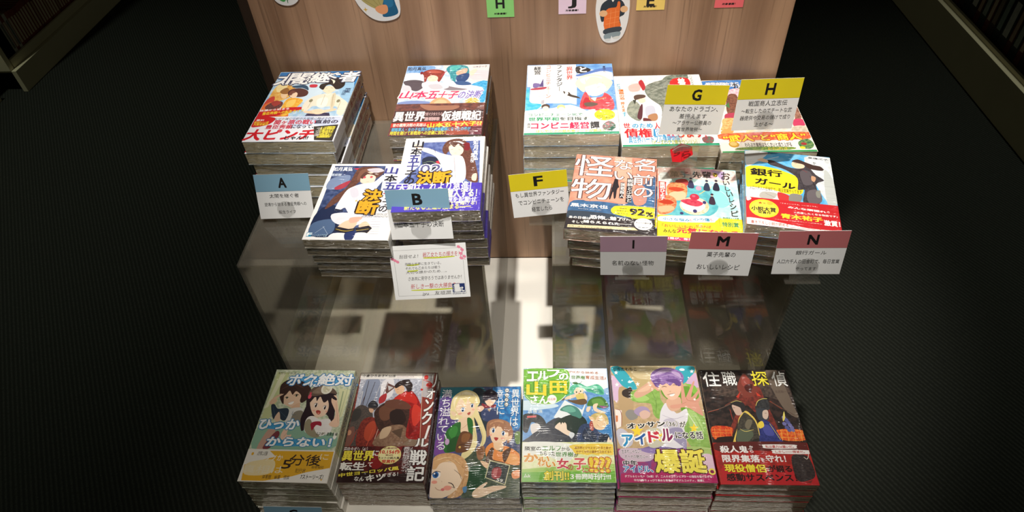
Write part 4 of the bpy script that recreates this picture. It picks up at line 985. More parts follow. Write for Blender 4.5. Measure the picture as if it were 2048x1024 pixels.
ART['A']=(130,188,'#9cc0dc~#c4d8e6~20','''
p1 #2f86c8~#1f68a8~20 76.2 0.2 130 0 128 86.2 112.6 58.1 96.8 18.6
p0 #3a7ab8 -0 1.3 32.5 0.6 23.8 27.3 0.6 21.8
p1 #cfe2ef 45.4 27.7 76.3 33.2 81.8 85.5 56.1 85.1
p1 #9cc4e2 103.2 28.7 126 29.2 130 90.8 115.6 76.9
p1 #d89a4a~#e8c06a~30 7.9 36.9 27.4 39.7 40.3 56.9 28.9 80.1 7 84.4 2.9 63.4
p1 #f2dca0 6 39.3 21.3 37.1 21.1 54.2 10.7 58.8
p1 #c8483a 1.6 79.7 10.4 70.5 13.6 89 4.1 106.8 0.2 106.7
p1 #e0703a -0 97.8 12.9 86.7 32 107.2 47.3 124.7 4.2 126.3
p1 #5a3a3a~#7a4a44~60 5 97.9 14.8 84.5 28.4 87 28.1 102.7 10.4 106.9
p1 #a8443c 11.1 89 17.9 82.2 26.5 89.2 19.1 98.1
p1 #e8a034~#f0c050~40 30.5 93.8 35.3 75.6 57.4 80.6 54.8 98.6 42.3 124.7 32.2 115.9
p1 #f4cc6a 35.5 84.8 47 80.4 46.5 96.3 38.3 102.8
p1 #eccaa0 18.7 63.6 27.1 56.6 30.1 75.5 23.6 75.4
p1 #9a6a3a 15.2 56.4 21.6 46.9 28.3 51.9 29.2 63.8 20 63.7
p1 #5a3630 29.2 63.8 31 51.9 45.9 48.6 59.4 57.2 60.7 69 52.9 73.6 43.7 73.4 37.9 75.6
p1 #f2d4b4 32.6 66.2 38.4 59.2 45 64.1 44.4 75.7 37.6 74.5
p1 #7a4a3c 31.2 66.2 33 54.4 41 59.3 37.1 63.9 35.9 68.6
s #3a2420 0.6 35.5 67.4 38.5 66.3
p1 #34506a 30.8 42.2 51.5 40.1 59.4 54.8 48.3 47.9 34.9 47.2
p0 #f0ece2 14.8 19.6 28 37.3 23.4 39.6
s #8a7a5a 0.6 14.8 19.6 25.7 38.5
p1 #e9e0cc 88.2 64.8 101.2 65 127.2 88.5 130 99.8 128.8 123.7 119.1 119.3 116.8 104 109.4 99.5 92.2 101.4 77.7 99 72.4 112.1 64.3 109.8 62.5 89.8 71 73.9
p1 #d8ccb0 100.5 67.3 105.7 67.4 110.5 103.9 105.4 103.8
p1 #f4eee0 80.6 80.9 95 76.6 98 99.3 85.9 101.3
s #a8946a 0.7 89 68.3 89.8 96.9
s #a8946a 0.7 102 68.5 107.4 101.6
s #a8946a 0.7 72.9 80.8 71.3 103.3
s #a8946a 0.7 117.7 86.1 117.8 108.4
e #8a8468 71.2 84.2 2.8 4.3 0
e #8a8468 113.9 86 2.8 4.2 0
p0 #34304a~#4a4460~40 74.2 118.7 88.6 116.7 107.4 117 111 126.7 72.5 126.1
p1 #f0cfae 67.7 113.2 85.7 110.1 97 110.3 112.3 106.1 115.8 110.6 99.9 116.9 90.7 120 73.9 117.6
p1 #f4d8b8 79.4 110 91.1 106.9 99.1 113.6 95.7 120 85.7 119.9
s #b58a68 0.5 83.7 112.3 95 112.5
p1 #f6dcc0 81.2 52.8 86.7 43.2 96.6 45.8 101.6 55.5 95.7 63.7 87.6 62.4
p1 #2e2624 74.1 45.4 75.9 36.9 85.7 33.4 79.8 25.8 93.8 17.3 109.4 26.4 113.4 41.3 109.6 50.9 102.3 53.2 96.6 45.8 89.8 39.6 84.1 43.2 82.8 54 76.6 50.3
p1 #efe6d0 85.6 22.2 95.2 28.6 94.6 37.2 91.1 28.5
s #54443c 0.7 79.5 40.6 86.3 35.9
s #54443c 0.7 99.8 31.2 108.7 41.2
s #3a2824 0.7 85.2 50.5 88.2 49.3
s #3a2824 0.7 93.3 48.7 97 50.2
s #b06a58 0.5 91 57.7 94.2 57.8
s #f6f2e8 1 86.6 63.6 93.5 70.7 97.2 64.5
t #f8f6f2 -0 5.1 31.1 38.6 0.04 #4a4a62/0.05 0 0.1 0 太
t #f8f6f2 19.1 4.3 53.1 36.5 0.04 #4a4a62/0.05 0 0.1 0 閤
t #f8f6f2 46.6 12.5 61.2 29.2 0.04 #4a4a62/0.05 0 0.1 0 を
t #f8f6f2 54.5 3.7 86 32.2 0.04 #4a4a62/0.05 0 0.1 0 継
t #f8f6f2 80.5 4.2 99.5 21.2 0.04 #4a4a62/0.05 0 0.1 0 ぐ
t #f8f6f2 101.1 2 130 31.8 0.04 #4a4a62/0.05 0 0.1 0 者
p1 #c83a4a 58.5 39 69.2 39.2 69.7 46.6 59.8 46.4
t #3a4a6a 116.9 51 126.1 63.1 0.03 - 1 0 0 荒木風
t #5a7a9a 114 55.8 120.5 70 0.01 - 1 0 0 渡辺樹
p0 #c8252a -0 112.1 40.5 101.8 61.8 101 63 107.6 40 117.1 27.3 124.5 0.3 129.4
t #f8f0e8 0 102.3 43.8 112.8 0.03 - 0 0 7 信濃から始まる
t #f2d23a 6.6 106.8 67 121.8 0.03 - 0 0 7 豊臣秀頼への転生ライフ
''','#e9ebf2',61.8,'''
p1 #c3d0ea~#dfe4f0~20 53.2 128 91.4 127.5 90.2 146.3 68.1 154.2 53.6 145.8
p1 #ccd4ea 86.9 133.7 110.5 129.8 127.8 130.1 126.8 146.7 98.6 150.5
p1 #c8252a -0 126.2 28.7 128.7 29.5 139.3 22.3 147.5 6.9 152.4 -0 149.2
t #f8f0e8 3.3 132.6 15.2 137 0.03 - 0 0 0 累計
t #f2d23a 1.9 137.9 23.4 143.4 0.03 - 0 0 0 第5回ネット小説
t #f2d23a 2.5 143.1 23.9 148.5 0.03 - 0 0 0 大賞受賞作
t #3a3a52 30 129.2 119.8 135.2 0.02 - 0 0 0 なぜか滅亡寸前の大坂城に飛ばされた
t #c8354a 32.5 135.1 93.9 146.3 0.05 - 0 0 0 関ヶ原の戦い
t #3a3048 92.4 135.9 126.4 145.1 0.05 - 0 0 0 直前の
t #c8354a 22.9 147.5 62.4 157.2 0.05 - 0 0 0 豊臣秀頼
t #3a3048 61.2 146.9 93.6 156.5 0.04 - 0 0 0 になって、
t #cc1f2c -0 158.4 99.1 184.2 0.07 - 0 0.1 0 大ピンチ
t #1e1a20 59.2 175 92.5 183.8 0.05 - 0 0 0 じゃん!!!
p0 #3a3632 93.7 152.5 128.9 147.8 129.3 187.4 102.7 185.2
t #e8d84a 114.8 152.3 126 179.7 0.04 - 1 0 0 戦国の世に生き
t #e8d84a 109.6 153.1 120.7 179.6 0.04 - 1 0 0 の世に生きる道
t #e8d84a 104.3 153.8 115.4 179.6 0.04 - 1 0 0 に生きる道
t #d8d4ce 99.3 155.6 107.1 176.5 0.02 - 1 0 0 天下人の子の運命
s #3a3632 0.3 74.4 176.2 97.8 179.4
''')
ART['Bb']=(130,188,'#b4c8e2~#d8e0ee~25','''
p1 #e4dcd8 55.5 0 130 0.6 130 55.1 101.7 48.1
p1 #6a9ad0~#8cb2dc~30 -0 1.6 42.6 2.1 35.5 24 1.5 25.6
p1 #e9eef4 -0 22.4 35.9 27.1 26.3 51.2 -0 53.1
p1 #2f94cc~#58b4e0~40 102.8 62.9 130 49.2 130 105.9 111.3 94.4
p1 #f3f2f4 -0 56.1 45.5 51.9 105.7 60.1 124.9 72.3 95.8 88.4 5.2 79.8
p1 #d8ccd2 94.7 20.4 129.5 18.9 129.3 43.2 107.7 45.4
p1 #5a5058 2.7 44.2 18.5 41.8 35.9 51.5 27.6 71.9 16.5 71.5 -0 50.1
p1 #8a8088 62.4 61.4 85.8 62.3 103.3 68.7 91.5 74.1 66.6 71.8
p1 #9a4038~#84342e~50 25.5 22 34.1 12.9 47.1 11.9 60.8 18.8 59.3 34.3 54.7 49.3 46.5 33.7 36.7 33.3 35.1 45.5 32.3 48.4 29 29.9
p1 #b8584a 31.4 17.5 44.1 14.3 56.3 21.8 41.9 22.7
p1 #f2d4bc 36.1 34.8 42.6 29 51.3 33.9 51.8 44.6 44.9 47.4 38.3 45.6
e #7a2a34 24.7 21.9 2.3 4.4 0
s #c04a5a 1.5 56.1 34.2 63.8 15.8
s #3a2a28 0.5 39.5 35.9 41.8 35.4
s #3a2a28 0.5 47.5 35.6 50 36.3
s #b05a4a 0.5 43.6 42.8 46.7 42.3
p1 #e9e6ea 29.5 51.3 44.9 47.4 61.4 52.5 72.1 64.7 54.3 72.8 35.1 69.2
p1 #c8c4cc 39.9 57.6 55.4 55.3 63 67.3 47.7 69.7
p1 #d0ccd4 -0 57.6 11.5 59.6 15.4 74.4 2.2 71
p1 #3a9aa0~#2a7f90~50 62.6 12.6 68.6 0.1 81.5 0 95 4.6 99.7 23.7 96.2 38.9 81.7 35.2 80.3 53.2 73.1 44 69.9 28.6
p1 #56b8b4 67.6 6.5 78.5 0.6 85.3 4.2 73.8 19.4
p1 #e8ae94 78.9 22.8 86.1 13.7 95.5 11 95 23.5 84.6 32.3
s #3a2a28 0.5 83.8 23 88.3 20.1
p1 #2a4a7c 80.1 35.2 90.4 26.4 100 26.8 98.3 45 86.5 53.5
p1 #f0d4c0 99.7 23.7 105.4 14.6 111.8 14.9 105.2 33.2
p1 #3c5c8c 76.8 50.1 97.1 49.4 105.6 58.6 87.1 59.4
p1 #edeaf0 59.7 37.4 76.5 47.1 87.4 62.3 109 63.1 111.2 71.9 91 68.3 68.3 58.7
t #3a3a48 1.4 4 30.1 13.6 0.03 - 0 0 0 如月真弘
t #6a6a78 104.6 3.5 126.5 9.3 0.02 - 0 0 0 山本五十子
t #d23a6a 1.1 73.9 19.9 94 0.04 #f8f0e6/0.06 0 0.2 0 山
t #d23a6a 20.9 74.6 41.6 94.6 0.04 #f8f0e6/0.06 0 0.2 0 本
t #d23a6a 42.1 75.3 58.5 95.1 0.04 #f8f0e6/0.06 0 0.2 0 五
t #d23a6a 58.5 75.8 72.2 95.5 0.04 #f8f0e6/0.06 0 0.2 0 十
t #d23a6a 73.3 76.3 88.9 96 0.04 #f8f0e6/0.06 0 0.2 0 子
t #7a6ab8 89.3 75.4 123.5 97.5 0.03 #f4f0f4/0.07 0 0.2 0 の決断
t #c8b04a 100.9 95.5 120.3 116.4 0.03 #f8f4dc/0.1 0 0 0 参
p1 #8090c0 -0 105.1 20.8 100.1 45.8 103.6 49.9 111.9 -0 110.6
p1 #e0a47a 48.4 111.9 54.1 96.9 65.9 93.1 75.9 101.7 81.8 115.4 65.9 120.4
p1 #f0bc94 54.1 109.3 61.9 98.5 73.2 104.3 68.3 115.1
p1 #e07a6a 53.6 117.4 71.8 119.2 69.5 125.8 57.6 125.5
''','#5a3a38~#7c4a42~25',78.8,'''
p1 #a0705c 34.7 111.5 59.3 114.9 92.2 115.7 84.4 126.1 48.8 126.7
p0 #3f2c2e~#4e383a~60 -0 126.9 129.7 127.2 128.8 157.7 -0 158.2
p1 #c83a2c -0 158.2 127.9 155.2 128.7 167.6 0.2 168.3
p1 #6a3440 -0 168.3 128.9 170 130 188 0.1 188
p1 #9a4a3a 83.2 171.9 102.8 169.7 112.7 187.8 82 187.6
t #f2efec 1 129.6 45.6 153.4 0.05 - 0 0 0 異世界
t #c8a8a8 43.8 131.8 70.4 140.2 0.03 - 0 0 0 で紡ぐ少女たちの
t #c8a8a8 45.9 144.1 58 152.8 0.05 - 0 0 0 激戦
t #c8a8a8 57.7 144.4 67.9 153 0.05 - 0 0 0 譚歌
t #f2efec 70 129.8 126.4 153.2 0.05 - 0 0 0 仮想戦記
t #f0dcd4 2.6 158.8 51.8 167 0.03 - 0 0 0 彼の艦隊決戦の英雄は、
t #e8d44a 52.5 155.3 128.9 170 0.06 #a83a28/0.03 0 0 3 山本五十六子!?
t #58b4d8 2.6 169.6 114.1 178.3 0.03 - 0 0 0 戦略軍人・女の子な異世界で護衛艦隊になったの件が
t #d8d44a 1.8 177.8 80.5 186.8 0.03 - 0 0 0 時間を賭けて新戦局への逆襲に挑む！
t #e8dcd8 110.6 178.3 124.7 181.5 0.02 - 0 0 0 イラスト葉山
''')
ART['Bl']=(108,151,'#f2f0ee','''
p0 #2c3c64~#4a5a84~25 4.5 4.2 76.4 4.2 81.1 74.2 78.8 146.3 4.4 145.2 5.3 71.3
p1 #1c2a4c 5.7 98.2 27.9 88.1 45 139.1 6.9 142.7
p1 #7a8cae 6.8 32.2 31 24.8 27.7 50.2 5.3 53.8
p1 #a83a4a 16.1 50.2 33.6 35.8 30 50.2 19.7 55.5
p1 #c8344a 32.3 9.9 48.6 8 45.9 17.4
p1 #50688c 5.2 120.9 30 114.2 34.2 139.3 6.9 142.7
s #b9c8d8 0.5 12.6 139.5 22.3 127
s #b9c8d8 0.5 20.1 127 30.7 142.4
p1 #5a3a32~#6c463a~60 37.9 13.6 48.2 6.1 67.6 8 76.6 17.3 67.9 32.1 50 35.7 41.6 50.1 31.3 74.5 13.8 94.8 19.1 71.2 32.3 50.1
p1 #7c5444 43.1 15.5 53.7 9.9 52.2 24.8 42.9 35.8
p1 #c8c0c8 51.8 11.8 67.9 9.1 76.3 15.5 62.8 19.2
p1 #f0d0bc 47.5 24.8 55.4 17.4 66 22.9 67.1 39.3 58.5 42.9 48.4 39.4
p1 #5a3a32 46 28.5 50.6 17.4 58.5 21.1 65.2 19.2 69.8 30.2 64 24.7 54.2 22.9 50.3 32.1
e #c8485a 52 29.2 1.9 2.2 0
e #c8485a 61.3 28.4 1.9 2.2 0
s #b06a5a 0.4 56.4 38.2 59.9 38.6
p1 #eceaf0 32.5 60.7 39.3 50.1 51.6 42.9 67.1 39.3 75.8 24.7 81.2 28.4 73.9 50 72.2 64 65.3 74.3 68.2 97.7 49.7 104.3 39.9 91.3 32.6 98 26.9 93.1
p1 #d2d0dc 37.8 53.7 46.6 51.9 52.5 67.5 44.2 71
p1 #dad8e2 50.8 50.1 59.3 46.5 65.4 64 57 67.5
s #b09a6a 0.5 51.8 74.4 59.3 97.7
s #8a88a0 0.4 44.9 74.4 57.8 70.9
e #d8b85a 51.4 77.8 1.1 1.7 0
e #d8b85a 55.3 87.8 1.1 1.7 0
p0 #2a3048 26.9 93.1 38.9 96.3 38.6 99.6 28.1 98
p1 #e8e6ee 25.3 104.6 46.7 101.1 79.1 107.3 90.1 107.2 97 119.9 85.9 129.4 73.1 120.1 57.1 126.6 33.8 120.6
p1 #f0cdb0 46.2 117.2 60.8 113.9 60 129.7 43.5 133 38.3 129.9
p1 #f0cdb0 65.8 126.5 72.4 117 80.9 126.3 79.3 138.7
p1 #e8b4a0 51.2 110.8 66.3 109 63.7 117.1 53.5 120.3
p0 #25242c 37.6 126.8 53.9 131.3 62.2 129.6 61.1 138.9 49.3 139.1 36.3 134.6
s #d8b84a 0.9 37.6 131.5 50.7 136 60.7 132.8
p0 #25242c 62.2 129.6 78.5 124.8 83.8 129.4 79.3 138.7 66.1 137.3
s #d8b84a 0.9 64.3 134.3 79.8 131
p1 #f2f0f2 36.4 139.2 58.2 140.5 54.3 151 32.6 149.9
p1 #f0eef0 64.3 138.9 79.3 138.7 79.8 150.8 65 151
p1 #28376a 51.4 139 63.6 135.8 62.8 151 54.3 151
t #e8ecf2 3.9 6.9 31.2 15.5 0.04 - 0 0 0 如月真弘
t #c8d4e4 4 21.2 18.4 26.7 0.03 - 0 0 0 葉桜樹
p0 #2a8ab0 2.4 138.1 8.9 138.1 9.3 145.7 3.1 145.8
t #f4f8fa 3.7 139 9.2 144.5 0.06 - 0 0 0 F
t #9ab4c8 9.8 141.1 29.5 146.1 0.02 - 0 0 0 ファンタジア文庫
t #3a3f8a 78.1 6.8 95.1 21.7 0.05 - 0 0 0 山
t #22232e 80.5 24 97.3 38.5 0.05 - 0 0 0 本
t #3a3f8a 82.9 40.7 99.4 54.8 0.05 - 0 0 0 五
t #c8344a 85.2 56.9 101.4 70.6 0.05 - 0 0 0 十
t #22232e 87.4 72.8 103.4 86.1 0.05 - 0 0 0 子
t #3a3a44 85 87.6 96.1 99 0.04 - 0 0 0 の
t #e0a428 58.9 55.3 83.3 79.2 0.06 #2a1a14/0.05 0 0 0 決
t #e0a428 57 77.7 82.8 104 0.06 #2a1a14/0.05 0 0 0 断
t #5a5a62 71.3 101.9 98.1 105.5 0.01 - 0 0 0 THE DECISION OF
t #5a5a62 65.7 106.5 99.8 109.7 0.01 - 0 0 0 ISOROKU YAMAMOTO
s #9a9aa2 0.25 79.4 113.7 92.4 113.6
s #9a9aa2 0.25 79.6 118.2 92.7 118
s #9a9aa2 0.25 79.9 122.6 92.9 122.4
s #9a9aa2 0.25 80.2 126.9 93.2 126.8
s #9a9aa2 0.25 80.5 131.3 93.4 131.1
s #9a9aa2 0.25 80.8 135.6 93.6 135.4
s #9a9aa2 0.25 81.1 139.9 93.9 139.7
''',None,None,'''

''')
ART['Br']=(108,151,'#f4f2f0','''
p0 #4a5a94~#6a7ab0~30 22.4 10.3 101.9 9 104.9 101.3 1.1 96.3 25.3 59.1
p1 #222c44 26.4 48.2 39.3 41.6 53.8 53.4 50.9 71.1 35.7 73.9
s #8aa07c 0.8 28.3 55.6 37.9 50.7 52.2 60.5
p1 #c83a4a 44.8 52.9 51.2 49.6 49.9 60.4
p1 #5a3830~#6c443a~60 51.6 27.3 56.9 8.4 72.8 3.4 84.9 13.9 93 37.1 100.2 70.1 102.6 97.8 87.2 90.3 83.3 62.1 75.2 39.8 61 31.6 57.1 38.8
p1 #7c5444 55.5 19.9 66.2 8.9 78.3 17.4 69.9 28.3
p1 #7a1f2a 79.3 15.5 87.2 14 88.1 29.3 81.3 28.9
p1 #e4e0ea 59.6 12.4 73.2 9.3 79.3 15.5 66.9 18.6
p1 #f4d8c4 60.1 20.2 71.4 17 80 27 78.5 38.1 70.9 43.3 63.7 37.3
p1 #5a3830 58.5 27.7 60.9 14.4 67.2 22.5 72.4 15.1 79.9 25.1 80.7 19.4 71 11.1 60.7 12.5
s #8a3a44 0.6 63.4 27.2 66.3 26.6
s #8a3a44 0.6 73.2 27.7 76.8 29.4
s #c06a5a 0.5 68.1 35.7 71.5 35.9
p1 #f0eef2 23.6 21.9 35.3 24.5 49.9 34.7 66.3 41.2 79.9 43.8 86.2 72.9 83.3 96.9 59.5 95.7 55 67.8 43.8 41.8 25.6 29.6
p1 #d4d0dc 62.7 53.8 73.9 54.4 77.4 72.5 66.5 73.7
p1 #dcd8e2 76.3 56.4 83.1 58.5 84.2 76.3 78.6 74.3
s #8a7a6a 0.5 68.7 43.2 74.7 96.5
p1 #f4d8c4 13.3 11.7 24.4 18.1 24.2 27.7 14.6 23.3
s #3a3040 0.6 30.7 24.2 41.3 26.7 43.1 34.3
p1 #f0d0b8 95.4 82.1 100.7 80.6 100.3 94.3 94.8 92.4
e #f2f0f0 35.1 67.5 6.7 9.3 0
t #5a5a8a 26.4 59.1 53.5 76.5 0.02 #f6f4f4/0.06 0 0 0 02
t #22232e 10.2 4.9 24.7 21.2 0.05 - 0 0 0 山
t #22232e 9.6 21.9 23.9 37.8 0.05 - 0 0 0 本
t #3a3f8a 9 38.5 23.2 53.9 0.05 - 0 0 0 五
t #3a3f8a 8.5 54.6 22.5 69.6 0.05 - 0 0 0 十
t #22232e 7.9 70.3 21.8 85 0.05 - 0 0 0 子
t #22232e 8.5 85.7 20.8 97.9 0.05 - 0 0 0 の
t #e0a428 24.6 73.3 44.6 97.7 0.06 #2a1a14/0.05 0 0 0 決
t #e0a428 45.7 74.4 67.3 98.8 0.06 #2a1a14/0.05 0 0 0 断
t #eef0f4 92.7 8.5 98.9 18.9 0.04 - 0 0 0 如
t #eef0f4 93.3 20.1 99.5 30.3 0.04 - 0 0 0 月
t #eef0f4 93.9 31.5 100 41.5 0.04 - 0 0 0 真
t #eef0f4 94.5 42.7 100.5 52.6 0.04 - 0 0 0 弘
t #e8ecf2 90.8 37 95.9 57.4 0.02 - 1 0 0 葉桜
''','#4a3ab0',52.1,'''
t #f0eee8 1.5 99 24.5 111.5 0.05 - 0 0 0 大和
t #f0eee8 22.8 95.7 94.9 112.5 0.03 - 0 0 0 はこれより急進！
t #f4f2c8 11.6 110.9 102.9 125.9 0.04 - 0 0 0 山本五十子を殲人する！
t #e8e4f4 13.4 125 102.8 136.4 0.03 - 0 0 0 今こそ逆転の作戦を起動せ
t #efe8a8 14.5 133.7 103.6 140.9 0.02 - 0 0 0 彼女を救うために全てを賭ける！
t #efe06a 15.1 138.8 96.8 147.7 0.03 - 0 0 0 新たなる王道が始まる――
''')
ART['F']=(131,186,'#5c94d4~#7fb0e0~15','''
p0 #fbfaf8 0 1.2 75.6 0.2 76.2 44.4 74.2 113.4 65.4 109.2 7.9 107.8 5.5 100.4 6 63.6 1.3 63.6
p1 #fdfcfa 3.3 108.8 29.4 109 22.7 121.3 2.5 125.3
p1 #3fb4e4~#6fcbee~20 0.3 70.2 5 74.6 6.1 104.6 22.6 110 19.3 121.3 0.4 129.4
p1 #fdfdfb 0.3 127.3 38.3 121.4 65.3 113.4 89.2 129.8 91.2 133.9 -0 137.4
p1 #fbf8f4 79 26.1 98.3 17.1 131 26.9 131 47.4 80.8 44.4
p1 #5a7cc0 76.5 30.7 110.2 15 131 10.7 131 22.3 112.2 22 81.1 35.3
p1 #f4ecc8 73.5 55.6 81 37.6 93 30.9 109.4 31.2 122.8 42.8 129.6 54.1 123.4 71.6 116.1 80.1 108.1 58.2 94.5 51.4 86.6 79.8 77.8 68.9
p1 #fbf6e0 80.8 44.4 97.5 35.6 114.8 40.4 103.9 49.3 87.3 58
s #d8c078 0.6 89 44.5 90.5 64.6
s #d8c078 0.6 100.7 42.5 101.2 58.1
s #d8c078 0.6 114.5 44.9 114.7 62.7
p1 #fbf0e6 88.2 64.6 96.8 53.6 115 58.3 118.7 73.7 108.8 88.6 97.5 90.6 89.8 84.1
s #3a3a3a 0.6 90.3 72.3 93.2 71.2
s #3a3a3a 0.6 105.9 68.1 110.6 64.9
s #d08a80 0.4 100.1 82.1 105.3 81.1
p1 #f4ecc8 87 66.8 92.5 44.6 96.6 58.1 101.7 47 105.7 60.4 113.1 49.4 118.1 64.9 120.1 49.5 97.4 37.9
p1 #d8404c~#e05a60~30 85.3 84.1 89.9 82 95 94.8 112 92.9 115.9 82.3 126.3 97.2 126.7 126 104.5 129.9 91.5 125.8 78.5 119.6
p1 #ba2f3c 87.1 94.8 94.8 101.1 91.8 117.7 83 117.6
s #e8c04a 0.9 93 88.5 93.5 105.3 106 101.2 117.5 95
p1 #6a5a50 85.5 109.4 96.7 107.4 105.4 112.6 96.2 118.7 87.4 117.6
p1 #f8ece2 94.9 96.9 104 94.9 101.3 105.4
p1 #4a4038 55.2 76.2 59.2 79.5 63.7 79.6 67 86.1 74.8 90.4 80.3 96.8 71.3 94.6 63.5 90.3 56.8 83.8
e #fbf4ea 60.2 82.8 2.5 4.7 0
p1 #5a4a80 18.8 63.8 25.1 40.2 25.8 63.8
p1 #7a6aa0 10.5 53.6 19.9 54.9 18.8 63.8 10.7 65.9
p1 #b04a5a 8.4 68.1 29.3 63.9 27 70.5 8.4 72.5
s #6a5a80 0.7 15.4 76.9 28.1 77
s #6a6a6a 0.6 16.7 89.9 30.5 87.8
e #5a4a44 29.4 117.3 6.2 7 0
e #f6e0d0 29.4 122.4 4.7 6.5 0
e #e8d090 51.8 119.5 6.1 6.9 0
e #f8e6d4 52.2 124 4.7 5.7 0
p0 #b8b4bc 23.1 100.5 27.6 99.5 27.1 110 22.6 110
p1 #2f2a2a 75.4 8.5 84.4 6.3 97.2 14.8 95.7 21.7 83.7 27.3 75.6 23.7
t #fbfaf8 81.4 8.6 91.5 23.5 0.06 - 0 0 0 と
t #3a4a7a 116.6 6.9 121.4 25.6 0.02 - 1 0 0 夏原ん
t #e0605a 60.4 7.1 70.3 44.3 0.04 - 1 0 0 異世界
t #3a3a3e 45.5 3.2 54 76.2 0.03 - 1 0 0 ファンタジ｜
t #e07a5a 29.2 2.9 36.7 94.3 0.02 - 1 0 0 コンビニチェ｜ン
t #3a3a3e 10.4 5 21.5 28.7 0.03 - 1 0 0 経営
''','#fbfbf8',56.6,'''
p1 #f4e8ec 88.1 129.8 100.3 125.9 97.6 137.9 88.8 139.8
e #f2e630 113.3 140 14.7 14.1 0
t #4a4a20 102.3 141.9 126 144.9 0.02 - 0 0 0 読者満足度の大賞！
t #4a4a20 105.9 146.2 122 149 0.02 - 0 0 0 続々重版！
t #3a8a6a 5 134.4 82.1 141.8 0.03 - 0 0 0 コンビニチェーン化で
t #2f9a6a 5.7 144.5 48 153.5 0.05 - 0 0 0 世界平和
t #3a4a44 49.8 144.6 90.4 152.6 0.04 - 0 0 0 を目指す
t #3a3a3a 4.1 159.2 8.7 170.8 0.02 - 1 0 0 異世界
t #e02f5a 9.8 157.3 90.1 172.8 0.06 - 0 0 0 コンビニ経営
t #3a3a3e 92.4 156.5 104.5 172.9 0.05 - 0 0 0 譚
t #c8cc3a 17.1 174.7 115.7 181.3 0.03 - 0 0 0 ほしやらぶの詰め物マートが開店だ！
p1 #5a8a7a~#a0606a~60 109.2 165.3 117.3 155.7 124.5 159.5 127 171 119.1 178.5 109.8 174.8
p1 #d8848c 112.6 161.4 119.1 160.5 117.6 167.2
p1 #3a6a5a 116.1 174.8 127.5 163.4 121.1 180.4
p0 #2f9a72 -0 182.2 131 180.4 131 186 -0 186
''')
ART['G']=(133,186,'#f0f0ec','''
p1 #e6e0da~#f2eeea~20 6.8 9.5 81.9 9.3 67.4 42.3 21.5 55.2 12.1 127.5 7.8 70.7
p1 #8a9484~#5c665a~30 82.7 2.3 115.7 0 103.6 35.2 78.3 39.8 62.4 55.2 48.1 57.3 53.9 34.4 69.3 25.4
p1 #6c7468~#93988c~30 47.1 30.4 81.5 12.7 93.2 34.3 73.4 82 66.4 112.7 60.3 106.2 59.7 81 47.8 60.6
s #3f463e 0.8 53.6 37.7 89 9.9
s #3f463e 0.8 55.8 51.3 78.7 36.5
s #d4d4c4 0.7 48.7 50.8 75.6 32.8
s #3f463e 0.6 60.7 71.4 76 59.5
s #3f463e 0.6 62.1 90.7 73.3 75.6
p1 #7c8478~#a0a494~30 12.9 96.7 21.9 71.7 33.4 82.2 31.4 122.7 18.3 115.7
p1 #e8b8b0 21.9 28.2 38.8 22.8 36.9 43.1 22.4 45.3
p1 #b8303a 37.3 19.2 43.4 12.8 46.8 33.8 42.3 43.5 39.7 33.2
p1 #f0d4be 31.6 62.6 42.2 63.5 41.8 76.4 33.9 75.9
p1 #5a463e 26.6 59 32.3 54.4 43 55.3 43.7 61.9 34.8 66.2 27.5 68.9
p1 #e2e2ea 37.1 79.3 51.7 73.9 62.8 84.4 63.7 106.4 54.7 127.2 41.5 123.3 32.5 110.5
p1 #c2c4d2 41.4 89.2 53.8 86.9 52.9 111.8 40.7 114.1
p1 #5a2f38 33.9 85.5 37.7 82.6 33.6 116.7 28.2 119.4 27.4 110.2
p1 #b0805c 42.7 111.2 55.3 105.8 55.3 121.1 44.6 126.5
p1 #6a3034 35.3 116.8 45.2 120.5 46 129.6 35.9 129
p1 #3a4038 24 68.6 29.3 69 26.4 81.7
p1 #d83030 90.6 11.8 114 10.5 113.4 34.4 86.2 33
t #fbf4ee 98 10 109.1 34 0.06 - 0 0 0 差
t #fbfaf6 117.9 2.1 121.4 33.4 0.05 #3a4a44/0.05 1 0 0 あなた
t #3fa8c8 1.8 23 8.4 50.9 0.04 - 1 0 0 ドラゴン、
t #e0742a 4.7 38.8 12.5 67.7 0.04 - 1 0 0 債務の恐
t #e0742a 5.4 73.7 10.9 99.7 0.04 - 1 0 0 押えま
t #3fa8c8 6.4 101 11.6 112.2 0.04 - 0 0 0 す
''','#fbfaf6',60.7,'''
t #d83040 5.1 129.5 14.4 141.2 0.06 - 0 0 0 世
t #3098c8 17.8 130.9 46.4 141.6 0.05 - 0 0 0 のため
t #d83040 49.3 129.8 79.3 144.9 0.05 - 0 0 0 人のため
t #d82434 5.4 143.6 43.2 164.7 0.08 - 0 0 0 債権
p0 #2a8ac0 46.9 144.5 62.7 145.4 60.6 163.3 45.1 162.5
t #fbfaf6 49.2 147 58.4 161.2 0.06 - 0 0 0 回
t #d82434 64.1 147 118.3 167.2 0.06 - 0 0 0 収します!
t #3098c8 9.5 160.6 83.1 178 0.03 - 0 0 0 異世界ハートフル債権物語！
t #c0c43a 41.6 171.7 103.2 183.2 0.03 - 0 0 0 （ビーズログ文庫タウンリン）
p1 #5a7a6a~#a04a54~50 111.8 168.3 121.9 164.6 127.6 169.1 124.2 180.1 113.2 179.5
p0 #2f9a72 0.3 181.8 133 180.6 133 186 0 186
''')
